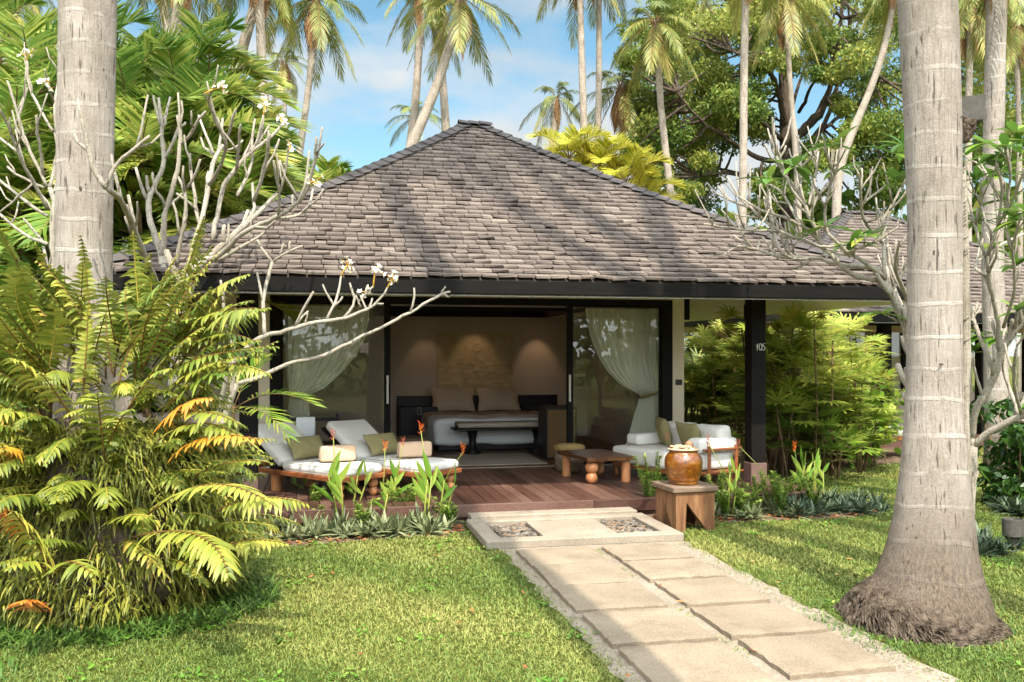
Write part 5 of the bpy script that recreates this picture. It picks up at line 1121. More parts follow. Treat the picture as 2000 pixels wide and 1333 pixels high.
plumeria('frangipani_tree', 'grey forked frangipani with few green leaves over the right end of the roof', 8.5, [
 [(1800, 1010, 15), (1792, 800, 14), (1779, 680, 13), (1760, 613, 12), (1746, 577, 11), (1717, 548, 10)],
 [(1717, 548, 8), (1667, 540, 7.5), (1637, 514, 7), (1604, 478, 6.5), (1591, 445, 6), (1578, 412, 5.8), (1558, 372, 5.4), (1532, 342, 5), (1519, 313, 4.6), (1507, 290, 4.2), (1507, 264, 3.4)], [(1522, 318, 3.8), (1535, 285, 3.2)], [(1578, 425, 4.6), (1594, 388, 4.4), (1631, 346, 4.2), (1636, 293, 3.6)], [(1580, 400, 4), (1591, 349, 3.8), (1598, 297, 3.2)], [(1563, 380, 4), (1565, 329, 3.8), (1563, 288, 3.2)], [(1565, 329, 3.4), (1545, 306, 3)], [(1565, 327, 3.4), (1598, 292, 3)],
 [(1720, 530, 7), (1703, 522, 6.5), (1627, 517, 6), (1604, 504, 5.6), (1565, 505, 5.2), (1519, 501, 5), (1472, 487, 4.2), (1432, 460, 3.4)], [(1519, 501, 4), (1489, 464, 3.4)], [(1469, 487, 3.6), (1432, 479, 3)], [(1568, 504, 4), (1540, 490, 3.8), (1526, 466, 3)], [(1528, 498, 4.4), (1512, 458, 4), (1502, 372, 3.4)],
 [(1640, 512, 5.6), (1611, 487, 5.2), (1578, 471, 5), (1519, 451, 4.8), (1489, 428, 4.4), (1462, 404, 4), (1446, 388, 3.8), (1421, 346, 3)], [(1462, 405, 3.8), (1426, 395, 3.4), (1402, 364, 2.8)], [(1519, 453, 4.4), (1446, 448, 4), (1410, 443, 3.8), (1375, 438, 3)], [(1439, 446, 3.6), (1409, 410, 2.8)], [(1484, 425, 3.8), (1481, 383, 3)], [(1487, 427, 3.6), (1439, 420, 3)],
 [(1600, 470, 5), (1578, 448, 4.8), (1545, 428, 4.6), (1492, 415, 4), (1455, 392, 3.2)], [(1557, 432, 3.8), (1538, 385, 3.6), (1504, 361, 3)],
 [(1730, 545, 6.5), (1690, 512, 6), (1654, 494, 5.6), (1618, 458, 4.4)], [(1728, 540, 6), (1725, 471, 5), (1720, 418, 4)], [(1723, 475, 4.6), (1684, 428, 4.2), (1677, 339, 3.4)], [(1712, 455, 4.2), (1753, 379, 3.8), (1767, 357, 3)], [(1684, 400, 3.8), (1730, 362, 3)], [(1776, 640, 7), (1740, 545, 6), (1722, 500, 5)], [(1790, 640, 6.5), (1765, 565, 6), (1745, 520, 5), (1758, 470, 4)],
 [(1611, 450, 4.4), (1611, 402, 4), (1634, 330, 3.6), (1640, 290, 3)], [(1612, 405, 3.6), (1590, 365, 3)], [(1753, 629, 3.4), (1730, 613, 3)], [(1654, 494, 4), (1700, 480, 3.6), (1760, 440, 3)], [(1740, 570, 4), (1770, 520, 3.6), (1790, 470, 3)]], 14, None, 1.8, 26, .02, (), 'frangipani trees', 1.0, ((1630, 285), (1742, 300), (1755, 355), (1612, 445), (1662, 475), (1690, 465), (1728, 612), (1765, 285), (1500, 350)))
plumeria('frangipani_tree', 'frangipani with thick lichen grey trunk and large green leaves at the right edge', 9.2, [
 [(1893, 1018, 13), (1899, 930, 13), (1901, 872, 13)], [(1901, 872, 11), (1939, 838, 10), (2000, 809, 9), (2060, 780, 8)], [(1897, 860, 11), (1905, 800, 11), (1943, 737, 10), (1953, 690, 9), (1997, 628, 8), (2040, 560, 6)],
 [(1945, 730, 7), (1925, 690, 6), (1905, 640, 5), (1893, 590, 4)], [(1953, 690, 7), (1950, 630, 6.5), (1932, 553, 6), (1926, 499, 5.4), (1947, 454, 5), (1959, 370, 4.4), (1947, 320, 3.6)], [(1932, 540, 5), (1895, 523, 4.4), (1932, 490, 4.2), (2000, 457, 4)],
 [(1926, 505, 4.4), (1905, 450, 4), (1893, 400, 3.4)], [(1960, 640, 5), (1985, 560, 4.6), (1975, 480, 4), (1995, 420, 3.4)], [(1950, 440, 4.4), (1985, 380, 4), (2000, 330, 3.4)], [(1990, 815, 6), (1975, 770, 5.5), (1960, 720, 5), (1968, 660, 4)], [(1997, 815, 6), (1978, 740, 5), (1985, 680, 4)], [(1920, 780, 5), (1908, 740, 4.4), (1898, 700, 3.6)],
 [(1959, 400, 4), (1930, 350, 3.6), (1912, 310, 3)], [(1960, 420, 4), (1975, 350, 3.6), (1965, 290, 3)], [(1905, 440, 3.4), (1920, 390, 3), (1915, 350, 3)]], 15, None, 1.8, 30, .12, (), 'frangipani trees', 1.0, ((1925, 280), (1960, 300), (1985, 260), (1905, 350), (1945, 345), (1985, 340), (1910, 430), (1900, 420), (1965, 395), (1995, 300), (1960, 660), (1900, 690), (1985, 520), (1920, 655)))

# ------------------------------------------------------------------ big fern around the left palm
fb = thing('fern_bush', 'huge yellow green fern bush with hanging ribbon leaves around the left palm trunk', 'fern', (-1.45, 6.8, 0))
FC = np.array((-1.35, 6.9, 0.))
def fcol(o): o.parent = fb; o.location = (0, 0, 0); return o
def fern_frond(p0, p2, sag, n, Lm, Wd, mat, rnd, a0=78, a1=42, droop=.55, rr=.007, t0=.12, lp=None, vee=.05, mass=None):
    p0, p2 = np.array(p0), np.array(p2); mid = (p0+p2)/2+np.array((0, 0, sag))+rng.normal(0, .10, 3)*np.linalg.norm(p2-p0)*(1, 1, .3); m = MB(); pts = quad_curve(p0, mid, p2, 11)
    frond(m, None, pts, n, Lm, Wd, a0, a1, droop*rng.uniform(.6, 1.8), t0, vee, lp or (.55, .8, 1, 1, .92, .75, .5, .25), 5, rr, rnd, .17, (0, 0, 1), .3, (.5, .95, 1, .85, .55, .08), (.65, 1.15), .07)
    if mass is not None:
        mass.v += m.v; mass.q += [a+mass.n for a in m.q]; mass.r += [np.clip(a*(.75 if mat == 'ferngreen' else 1), 0, 1) for a in m.r]; mass.n += m.n; mass.sm = True
        mass.tube(pts, np.linspace(rr, rr*.35, len(pts)), 5, .97); return
    o = m.build('frond', mat, fb); k = MB(); k.tube(pts, np.linspace(rr, rr*.35, len(pts)), 5, .5); k.build('midrib', 'rachis', o)
traced = [  # base px, base depth, tip px, tip depth, sag m, leaflet length m, material, tone
 ((300, 690), 6.5, (485, 536), 6.2, .22, .15, 'fern', .5), ((330, 680), 6.4, (500, 602), 6.0, .16, .13, 'fern', .45), ((310, 740), 6.2, (520, 728), 5.7, .13, .15, 'fern', .7), ((300, 700), 6.5, (415, 668), 6.1, .12, .14, 'fern', .4),
 ((160, 790), 5.9, (172, 600), 5.9, .05, .13, 'fern', .75), ((175, 620), 6.3, (158, 462), 6.25, .02, .10, 'fern', .5), ((255, 640), 6.6, (262, 490), 6.7, .05, .15, 'ferngreen', .6), ((320, 640), 6.6, (398, 425), 6.6, .12, .15, 'fern', .7), ((290, 650), 6.5, (345, 500), 6.5, .1, .14, 'fern', .6),
 ((130, 760), 6.0, (-20, 570), 5.6, .1, .16, 'ferngreen', .5), ((85, 650), 6.1, (-15, 430), 5.8, .08, .20, 'ferngreen', .55), ((120, 660), 6.2, (70, 480), 6.0, .1, .17, 'fern', .4), ((160, 680), 6.2, (100, 540), 6.1, .1, .15, 'fern', .5),
 ((205, 900), 5.8, (190, 768), 5.4, .2, .18, 'fern', .35), ((205, 880), 5.8, (255, 800), 5.4, .12, .15, 'fern', .35), ((300, 850), 5.9, (412, 778), 5.6, .13, .12, 'fernor', .4), ((330, 905), 5.8, (508, 860), 5.3, .17, .14, 'fernor', .25), ((310, 860), 5.8, (505, 880), 5.4, .22, .14, 'fern', .5), ((330, 820), 5.9, (470, 830), 5.5, .16, .15, 'fern', .45),
 ((290, 1005), 5.6, (535, 988), 5.0, .26, .20, 'fern', .55), ((260, 1050), 5.6, (445, 1120), 5.0, .20, .22, 'fern', .45), ((380, 1100), 5.6, (560, 1062), 5.4, .12, .13, 'fern', .55), ((420, 1000), 5.8, (600, 985), 5.6, .15, .13, 'fern', .5), ((380, 930), 6.0, (530, 905), 5.7, .14, .13, 'fern', .45),
 ((110, 1120), 5.5, (25, 1000), 5.2, .12, .18, 'fern', .8), ((115, 1120), 5.5, (180, 1120), 5.1, .16, .16, 'fern', .6), ((100, 1130), 5.5, (20, 1110), 5.1, .1, .16, 'fern', .5), ((40, 1050), 5.6, (-20, 985), 5.3, .06, .12, 'fernor', .8), ((20, 900), 5.7, (-30, 880), 5.3, .06, .10, 'fernor', .2), ((90, 1200), 5.4, (40, 1175), 5.1, .08, .14, 'fernor', .85),
 ((230, 760), 6.0, (330, 600), 6.2, .16, .16, 'fern', .5), ((220, 730), 6.0, (215, 560), 6.2, .05, .14, 'fern', .4), ((270, 760), 6.0, (395, 640), 6.0, .15, .15, 'fern', .45), ((100, 800), 5.9, (20, 700), 5.5, .12, .15, 'fern', .5), ((150, 830), 5.8, (80, 730), 5.4, .14, .15, 'fern', .45), ((60, 760), 5.9, (-30, 660), 5.6, .1, .15, 'ferngreen', .5), ((330, 790), 6.0, (440, 730), 5.8, .16, .15, 'ferngreen', .5), ((250, 800), 5.8, (330, 720), 5.6, .12, .14, 'fern', .4)]
for (p0, d0, p2, d2, sag, Lm, mt, tn) in traced:
    ln = math.dist(p0, p2)*d0/FPX
    fern_frond(W(*p0, d0), W(*p2, d2), sag, int(max(12, min(28, ln/.030))), Lm*(.72 if p2[1] < 640 and p0[0] < 300 else .95), .034, mt, np.clip(tn+rng.normal(0, .08), 0, 1))
FM = MB()
for i in range(140):
    az = rng.uniform(-3.5, .9); th = rng.uniform(0, 1); zc_ = .35+1.15*th; r0 = .30+.42*(1-th)**.7
    if az < -1.9 and zc_ < .8: zc_ += .55
    h = np.array((math.cos(az), math.sin(az), 0)); el = rng.uniform(-.25, .55)+.55*th; l = rng.uniform(.35, .75)*(.8 if h[0] > .4 else 1); p0 = FC+np.array((-.08, 0, 0))+h*r0*np.array((.95, .85, 0))+np.array((0, 0, zc_)); p2 = p0+h*l*math.cos(el)+np.array((rng.normal(0, .1), 0, l*math.sin(el)*.8-.10))
    fern_frond(p0, p2, rng.uniform(.06, .2), rng.integers(14, 22), rng.uniform(.08, .14), .028, ('ferngreen', 'fern', 'fern', 'fern')[i % 4], rng.uniform(.15, .75), mass=FM)
for i in range(60):
    px = rng.uniform(40, 400); py = rng.uniform(650, 790); d0_ = rng.uniform(5.95, 6.6); ang = rng.normal((px-215)/170*.95, .35); ln = rng.uniform(110, 230)
    fern_frond(W(px, py, d0_), W(px+ln*math.sin(ang), py-ln*math.cos(ang)*.85, d0_-rng.uniform(-.1, .5)), rng.uniform(.03, .14), rng.integers(14, 21), rng.uniform(.09, .15), .030, ('fern', 'ferngreen', 'fern')[i % 3], rng.uniform(.2, .7))
for i in range(16):
    px = rng.uniform(240, 340); py = rng.uniform(620, 700); d0_ = rng.uniform(6.3, 6.8); ang = rng.normal(.45, .3); ln = rng.uniform(120, 190)
    fern_frond(W(px, py, d0_), W(px+ln*math.sin(ang), py-ln*math.cos(ang)*.9, d0_-rng.uniform(-.1, .3)), rng.uniform(.04, .12), rng.integers(14, 20), rng.uniform(.09, .15), .030, ('fern', 'ferngreen')[i % 2], rng.uniform(.2, .6), mass=FM)
for i in range(26):
    px = rng.uniform(-20, 110); py = rng.uniform(640, 800); ln = rng.uniform(110, 200); ang = rng.normal(-.35, .4); d0_ = rng.uniform(6.0, 6.6)
    fern_frond(W(px, py, d0_), W(px+ln*math.sin(ang), py-ln*math.cos(ang)*.85, d0_-rng.uniform(0, .4)), rng.uniform(.03, .12), rng.integers(13, 19), rng.uniform(.10, .18), .036, ('ferngreen', 'fern')[i % 2], rng.uniform(.2, .6), mass=FM)
FM.build('frond_mass', 'fern', fb)['kind'] = 'stuff'
# hanging ribbon leaves: a shaggy mound
N_ = 19000; m = MB()
az = rng.uniform(0, 6.28, N_); zz = 1.30*(1-rng.random(N_)**1.25)+.05
rad = .80*np.sqrt(np.clip(1-((zz-.55)/.98)**2, .05, 1))*(1+.10*np.sin(3*az+zz*4)+.07*np.sin(7*az-zz*7))+rng.normal(0, .05, N_)
ex = 1.0+.05*np.cos(az)
P_ = FC+np.stack([rad*.98*np.cos(az)*ex-.10, rad*.86*np.sin(az), zz*.93], 1)
cl_n = np.sin(az*11+zz*9)*np.sin(zz*13-az*5); d = np.stack([np.cos(az), np.sin(az), rng.uniform(-.5, .9, N_)], 1)+rng.normal(0, .75, (N_, 3)); P_[:, :2] += (np.stack([np.cos(az), np.sin(az)], 1)*(.05*cl_n)[:, None]); sd = np.stack([-np.sin(az), np.cos(az), rng.normal(0, .5, N_)], 1)
m.leaves(P_, d, sd, rng.uniform(.05, .06+.10*rng.random(N_), N_), rng.uniform(.009, .018, N_), rng.uniform(.1, 1.3, N_), 3, (.5, 1, .8, .1), np.clip(rng.normal(.45, .22, N_)+.18*cl_n, 0, 1))
o = m.build('hanging_leaves', 'hang', fb)
m = MB(); b = bmesh.new(); bmesh.ops.create_icosphere(b, subdivisions=4, radius=1)
for v in b.verts:
    k = 1+.12*math.sin(v.co.x*5+v.co.z*4)+.1*math.sin(v.co.y*7+1); v.co = Vector((FC[0]-.10+v.co.x*.66*k, FC[1]+v.co.y*.56*k, max(.0, .50+v.co.z*.74*k)))
m.bm(b, .1); m.build('root_mass', 'rootmat', fb, smooth=True)
# green palm fan beside the fern
ff = thing('areca_palm', 'small bright green feather palm beside the fern, in front of the left post', 'palm', G(470, 1010)*(1, 1, 0)); m = MB(); k = MB()
b_ = G(470, 1010)
for (tx, ty, sg, dd) in ((612, 790, .25, -.2), (560, 850, .22, -.5), (425, 690, .1, .3), (520, 700, .2, .4), (400, 800, .2, -.2)):
    e = W(tx, ty, 8.9+dd); c = W(455, 800, 9.0); frond(m, k, quad_curve(c, (c+e)/2+(0, 0, sg), e, 9), 15, .30, .024, 55, 22, .15, .2, .2, (.7, 1, 1, .9, .75, .5), 3, .007, .5)
k.tube([b_, (b_+c)/2, c], [.02, .018, .014], 6); m.build('crown', 'areca', ff); k.build('stems', 'cane', ff)
# coarse grass at the foot of the fern
def grass_tufts(name, label, pts, L, Wd, mat, kind='stuff', lean=.7, dro=.8):
    n = len(pts); az = rng.uniform(0, 6.28, n); d = np.stack([np.cos(az)*lean, np.sin(az)*lean, rng.uniform(.6, 1.2, n)], 1); m = MB()
    m.leaves(pts, d, np.stack([-np.sin(az), np.cos(az), np.zeros(n)], 1), L*rng.uniform(.5, 1.3, n), Wd*rng.uniform(.7, 1.3, n), dro*rng.uniform(.4, 1.2, n), 3, (.8, 1, .7, .05), np.clip(rng.normal(.45, .22, n), 0, 1))
    return tag(m.build(name, mat), label, 'grass', None, kind)
n = 5200; a = rng.uniform(0, 6.28, n); r_ = np.sqrt(rng.uniform(.4, 1, n)); pts = FC+np.stack([r_*1.12*np.cos(a)-.05, r_*.95*np.sin(a)-.05, 0*a], 1)
ex_ = np.stack([rng.uniform(-3.6, -1.6, 1600), rng.uniform(5.0, 7.2, 1600), np.zeros(1600)], 1)
grass_tufts('long_grass', 'rank green grass growing round the foot of the fern', np.concatenate([pts, ex_]), .17, .012, 'tallgrass')
n = 900; a = rng.uniform(0, 6.28, n); r_ = rng.uniform(.42, .75, n); pts = RP+np.stack([r_*np.cos(a)-.03, r_*np.sin(a)-.05, 0*a], 1)
grass_tufts('long_grass', 'longer grass fringing the foot of the right palm trunk', pts, .10, .007, 'tallgrass')

# ------------------------------------------------------------------ heliconias, low rosettes and small shrubs in the beds
def heliconia(label, base, h, leaves_, flo, seed, group='heliconias in front of the deck', pink=False, lean=0):
    rs = np.random.default_rng(seed); o = thing('heliconia', label, 'heliconia', base, group); base = np.array(base, float); lm, sm, fm = MB(), MB(), MB()
    ns = 2 if h > .5 else 1
    for s_ in range(ns):
        b = base+rs.normal(0, .025, 3)*(1, 1, 0); top = b+np.array((rs.normal(lean, .05), rs.normal(0, .04), h*rs.uniform(.62, .8))); sm.tube([b, (b+top)/2+rs.normal(0, .01, 3), top], [.012, .010, .006], 6)
        for i in range(leaves_):
            t = .42+.58*(i+.5)/leaves_; p = b+(top-b)*t; az = rs.choice([0, math.pi])+rs.uniform(-.7, .7)+s_*.5; el = rs.uniform(1.0, 1.35) if t > .6 else rs.uniform(.75, 1.15)
            d = np.array((math.cos(az)*math.cos(el), math.sin(az)*math.cos(el), math.sin(el))); l = h*rs.uniform(.34, .5)
            lm.leaves(p[None], d, np.cross(d, (math.sin(az), -math.cos(az), .3)), l, l*.13+.014, rs.uniform(.1, .35), 5, (.2, .8, 1, .85, .5, .04), rs.uniform(.2, .9), .5)
    lm.build('leaves', 'helleaf', o); sm.build('stem', 'helstem', o)
    if flo is not None:
        f = np.array(flo); q = base+np.array((rs.normal(0, .02), 0, h*.5)); k = MB(); k.tube([q, (q+f)/2+np.array((rs.normal(0, .01), 0, .01)), f-(0, 0, .02)], [.006, .005, .0045], 5)
        for i in range(7):
            s = 1 if i % 2 else -1; el = rs.uniform(.3, 1.1); yaw = rs.uniform(-.4, .4); d = np.array((s*math.cos(el)*math.cos(yaw), math.cos(el)*math.sin(yaw), math.sin(el)))
            p = f+np.array((0, 0, -.05+.016*i)); fm.leaves(np.repeat(p[None], 2, 0), np.stack([d, d+(.1, .1, .2)]), np.stack([np.cross(d, (0, 1, 0)), np.array((0, 1, 0))]), rs.uniform(.03, .055), .010, -.1, 3, (.7, 1, .6, .05), rs.random(2), .5)
        fo = fm.build('flower', 'helpink' if pink else 'helflo', o); k.build('flower_stalk', 'helstem', fo)
    return o
hl = [((590, 985), .46, 4, (591, 885), 1, 'short heliconia with pale orange flower in front of the sun lounger backrest'), ((575, 975), .36, 3, None, 0, 'flowerless heliconia clump nearest to the fern'),
 ((660, 1035), .74, 4, (651, 850), 1, 'heliconia with tall pink flower spike in front of the first folded towel'), ((686, 1010), .60, 3, (655, 893), 1, 'heliconia with drooping pinkish flower left of the first folded towel'), ((742, 1030), .50, 3, (752, 872), 0, 'slim heliconia with single yellow orange flower'),
 ((768, 1010), .62, 4, (787, 865), 1, 'heliconia with small reddish flower between the two towels'), ((826, 1035), .78, 4, (822, 838), 0, 'tall heliconia with vivid orange red flower in front of the bed'), ((856, 1025), .66, 3, (904, 880), 0, 'heliconia leaning right with flower and long leaf beside the deck edge'),

 ((1428, 1010), .68, 3, (1383, 862), 1, 'heliconia with salmon flower right of the amber jar'), ((1300, 960), .45, 3, (1303, 855), 1, 'heliconia with peach flower between jar and coffee table'), ((1563, 990), .66, 4, (1552, 875), 0, 'upright heliconia with orange flower right of the black post'), ((1612, 985), .50, 3, None, 0, 'flowerless heliconia at the end of the right hand bed'), ((1530, 1000), .42, 3, (1443, 868), 1, 'broad leaved heliconia in front of the post foot'), ((1585, 975), .60, 4, None, 0, 'dark green heliconia behind the end of the right hand bed')]
for i, (b, h, nl_, fl, pk, lb_) in enumerate(hl):
    base = G(*b); dd = base[0]*S+base[1]*C
    heliconia(lb_, base, h, nl_, None if fl is None else W(fl[0], fl[1], dd+.05), 200+i, pink=bool(pk), lean=.08 if i == 7 else 0)
def rosette_mesh(seed, n, L, mat):
    rs = np.random.default_rng(seed); m = MB(); az = rs.uniform(0, 6.28, n); el = rs.uniform(.15, 1.35, n); d = np.stack([np.cos(az)*np.cos(el), np.sin(az)*np.cos(el), np.sin(el)], 1)
    m.leaves(np.stack([.012*np.cos(az), .012*np.sin(az), rs.uniform(0, .04, n)], 1), d, np.stack([-np.sin(az), np.cos(az), 0*az], 1), L*rs.uniform(.65, 1.15, n), L*.16, .22, 4, (.9, 1, .85, .5, .04), np.clip(rs.normal(.5, .25, n), 0, 1), .5); return m
def ros(name, mat, seed, lab, group):
    m = rosette_mesh(seed, 24, .19, mat); o = m.build(name, mat); return tag(o, lab, 'boat lily', group)
protos = {k: [ros('boat_lily', k, 300+i+(50 if k == 'rosdark' else 0), '', '') for i in range(3)] for k in ('rosette', 'rosdark')}
used = set()
def put_ros(k, p, sc_, lab, group):
    pr__ = protos[k][rng.integers(3)]
    o = pr__ if pr__.name not in used else pr__.copy()
    if pr__.name in used: COL.objects.link(o)
    used.add(pr__.name); o.location = p; o.rotation_euler = (0, 0, rng.uniform(0, 6.28)); o.scale = (sc_, sc_, sc_*rng.uniform(.8, 1.1)); o['label'] = lab; o['group'] = group
for i in range(70):
    x = rng.uniform(-1.2, 1.38); y = 8.84+.62*rng.random()**1.3+.12*max(0, .3-x)*0; put_ros('rosette', (x, y-.02 if x > 0 else y-.1, 0), rng.uniform(.7, 1.5), 'silvery green boat lily in the bed between the fern and the step', 'boat lilies in the left bed')
for i in range(34): put_ros('rosette', (rng.uniform(4.0, 5.2), rng.uniform(8.95, 9.38), 0), rng.uniform(.7, 1.3), 'silvery green boat lily in the bed between the stool and the post', 'boat lilies by the stool')
for i in range(50):
    x = rng.uniform(4.9, 6.25); put_ros('rosdark', (x, rng.uniform(9.0, 9.75), 0), rng.uniform(.8, 1.5), 'dark purple green boat lily at the right end of the bed', 'dark boat lilies in the right bed')
for i in range(12):
    p = G(rng.uniform(1885, 1990), rng.uniform(1062, 1088)); put_ros('rosdark', p, rng.uniform(.9, 1.3), 'dark boat lily beside the small ground lamp right of the palm trunk', 'boat lilies by the ground lamp')
for i in range(8):
    p = G(rng.uniform(1935, 2010), rng.uniform(985, 1010)); put_ros('rosdark', p, rng.uniform(1.0, 1.5), 'dark boat lily under the glossy shrub at the right edge', 'boat lilies under the right shrub')
def shrublet(label, base, h, seed, group='small leafy shrubs by the deck', ns=6, mat='bushy'):
    rs = np.random.default_rng(seed); o = thing('small_shrub', label, 'shrub', base, group); lm, sm = MB(), MB(); base = np.array(base)
    for s_ in range(ns):
        top = base+np.array((rs.normal(0, .13*h/.5), rs.normal(0, .10*h/.5), h*rs.uniform(.55, 1.02))); mid = (base+top)/2+rs.normal(0, .02, 3); c = quad_curve(base, mid, top, 8); sm.tube(c, np.linspace(.006, .003, 8), 5)
        n = int(300*h); t = rs.uniform(.15, 1, n); P = np.stack([np.interp(t, np.linspace(0, 1, 8), c[:, k_]) for k_ in range(3)], 1); a = rs.uniform(0, 6.28, n)
        d = np.stack([np.cos(a), np.sin(a), rs.uniform(.1, .9, n)], 1); lm.leaves(P, d, np.stack([-np.sin(a), np.cos(a), 0*a], 1), rs.uniform(.035, .065, n), .019, .2, 3, (.4, 1, .7, .08), np.clip(.3+.5*t+rs.normal(0, .15, n), 0, 1))
    lm.build('foliage', mat, o); sm.build('stems', 'cane', o)
for i, (b, h, lb_) in enumerate([((1268, 1000), .66, 'tall light green shrub rising between the deck edge and the timber stool'), ((1296, 985), .42, 'light green shrub directly behind the left side of the stool'), ((1395, 1000), .52, 'light green shrub behind the right side of the jar'), ((1440, 1005), .40, 'yellowish shrub between jar and black post'), ((1505, 1000), .46, 'light green shrub in front of the post foot'), ((1480, 990), .36, 'small variegated shrub left of the post foot'), ((1545, 990), .40, 'small variegated shrub right of the post foot'), ((790, 1012), .34, 'pale shrub among the heliconias in front of the second lounger'), ((735, 1020), .24, 'tiny pale shrub in the middle of the left bed'), ((850, 1020), .26, 'tiny shrub next to the left corner of the step'), ((635, 1030), .22, 'tiny yellowish shrub at the fern end of the left bed'), ((705, 1040), .30, 'pale shrub at the foot of the tall pink heliconia'), ((880, 1030), .30, 'shrub in the corner of the left bed right beside the raised step'), ((1460, 1012), .34, 'low pale shrub in front of the sofa end'), ((1590, 1000), .40, 'green shrub near the right end of the right hand bed'), ((610, 1010), .36, 'leafy green shrub between the fern and the pink heliconia'), ((765, 1000), .36, 'leafy green shrub behind the slim yellow heliconia'), ((815, 1005), .30, 'leafy green shrub in front of the second lounger foot'), ((1415, 1012), .46, 'tall pale shrub right beside the timber stool'), ((1525, 1008), .50, 'tall variegated shrub close to the post foot')]):
    shrublet(lb_, G(*b), h, 400+i)
# leaf litter in the beds
n = 1500; x = rng.uniform(-1.2, 6.3, n); y = rng.uniform(8.6, 9.5, n); ok = inpoly(x, y, bl) | inpoly(x, y, br); x, y = x[ok], y[ok]; n = len(x); a = rng.uniform(0, 6.28, n); m = MB()
m.leaves(np.stack([x, y, rng.uniform(.012, .03, n)], 1), np.stack([np.cos(a), np.sin(a), rng.normal(0, .2, n)], 1), np.stack([-np.sin(a), np.cos(a), rng.normal(0, .3, n)], 1), rng.uniform(.03, .08, n), rng.uniform(.02, .04, n), .1, 3, (.3, 1, .8, .1))
tag(m.build('leaf_litter', 'litter'), 'fallen brown leaves lying on the soil of the beds', 'leaf litter', None, 'stuff')
n = 46; m = MB(); x = rng.uniform(-2.6, 5, n); y = rng.uniform(4.6, 8, n); a = rng.uniform(0, 6.28, n)
m.leaves(np.stack([x, y, np.full(n, .035)], 1), np.stack([np.cos(a), np.sin(a), 0*a], 1), np.stack([-np.sin(a), np.cos(a), rng.normal(0, .2, n)], 1), rng.uniform(.03, .10, n), .02, .05, 3, (.3, 1, .8, .1)); tag(m.build('leaf_litter', 'litter'), 'few dry leaves scattered on the lawn and slabs', 'leaf litter', None, 'stuff')

# ------------------------------------------------------------------ lady palms, round leaved shrub, dark shrub at the right
def lady_palm(label, base, canes, seed):
    rs = np.random.default_rng(seed); o = thing('lady_palm', label, 'lady palm', base, 'lady palms right of the bungalow'); lm, sm = MB(), MB(); base = np.array(base, float)
    for c_ in range(canes):
        b = base+rs.normal(0, .25, 3)*(1, 1, 0); h = rs.uniform(.45, 2.15); t = b+np.array((rs.normal(0, .18), rs.normal(0, .18), h)); sm.tube([b, (b+t)/2+rs.normal(0, .03, 3)*(1, 1, 0), t], [.016, .015, .011], 6, rs.random())
        for f in range(rs.integers(12, 16)):
            az = rs.uniform(0, 6.28); el = rs.uniform(-.15, 1.0); st_ = rs.uniform(.15, .38); d = np.array((math.cos(az)*math.cos(el), math.sin(az)*math.cos(el), math.sin(el))); p0 = b+(t-b)*(1-rs.uniform(0, .62)**1.3); p = p0+d*st_; sm.tube([p0, p], .004, 4)
            sdv = nrm(np.cross(d, (0, 0, 1.))); up = np.cross(sdv, d); n = rs.integers(10, 15); an = np.linspace(-1.85, 1.85, n)+rs.normal(0, .06, n)
            dd = np.cos(an)[:, None]*d+np.sin(an)[:, None]*sdv+.12*up; lm.leaves(np.repeat(p[None], n, 0), dd, np.cross(dd, up), rs.uniform(.24, .36, n)*(1-.15*np.abs(an)/1.85), .038, .16, 3, (.5, 1, .85, .15), np.clip(rs.normal(.25+.38*(h/2), .14, n), 0, 1), .2)
    lm.build('fronds', 'rhapis', o); sm.build('canes', 'cane', o)
lps = [((1350, 915), 14.4, 'leftmost, beside the wall with the switch plate'), ((1385, 912), 14.0, 'second from the house wall, behind the sofa back'), ((1415, 915), 14.6, 'third from the house wall, above the sofa'), ((1442, 910), 13.6, 'directly left of the black post'), ((1500, 925), 13.3, 'directly right of the black post'), ((1530, 925), 13.0, 'with bright crown right of the post'), ((1560, 925), 13.6, 'with the tallest crown in the row'), ((1590, 925), 13.2, 'in the middle of the right half of the row'), ((1625, 915), 13.8, 'third from the right end of the row'), ((1650, 915), 15.0, 'second from the right end of the row'), ((1672, 905), 15.4, 'at the right end next to the round leaved shrub'), ((1475, 915), 15.0, 'in the back row behind the post'), ((1545, 900), 15.2, 'in the back row behind the tallest crown'), ((1610, 900), 15.4, 'in the back row near the neighbouring house'), ((1370, 900), 15.8, 'in the back row by the house wall'), ((1428, 900), 15.8, 'in the back row above the sofa')]
for i, (p, d, w_) in enumerate(lps):
    q = W(p[0], 690, d)
    if p[0] < 1480:
        u = (p[0]-1000)/FPX; xx = 7.55 if d < 14.9 else 7.95; q = np.array((xx, xx*(C-S*u)/(S+C*u), 0))
    lady_palm('yellow green lady palm clump, '+w_, (q[0], q[1], 0), 11 if d < 14.9 else 9, 500+i)
rl_ = thing('sea_grape_shrub', 'shrub with round yellow green leaves at the right end of the lady palms', 'shrub', G(1690, 912)); lm, sm = MB(), MB(); c0 = G(1688, 912)
for i in range(26):
    t = c0+np.array((rng.normal(.1, .42), rng.normal(0, .25), rng.uniform(.3, 1.45))); b = c0+np.array((rng.normal(0, .2), rng.normal(0, .12), 0)); cc = quad_curve(b, (b+t)/2+(0, 0, .1), t, 7); sm.tube(cc, .006, 5)
    n = 16; k = rng.integers(2, 7, n); P = cc[k]+rng.normal(0, .05, (n, 3)); d = rng.normal(0, 1, (n, 3))+np.array((0, -.2, .1)); lm.leaves(P, d, rng.normal(0, 1, (n, 3)), rng.uniform(.08, .13, n), rng.uniform(.08, .12, n), .1, 4, (.5, .95, 1, .8, .2), np.clip(rng.normal(.5, .25, n), 0, 1))
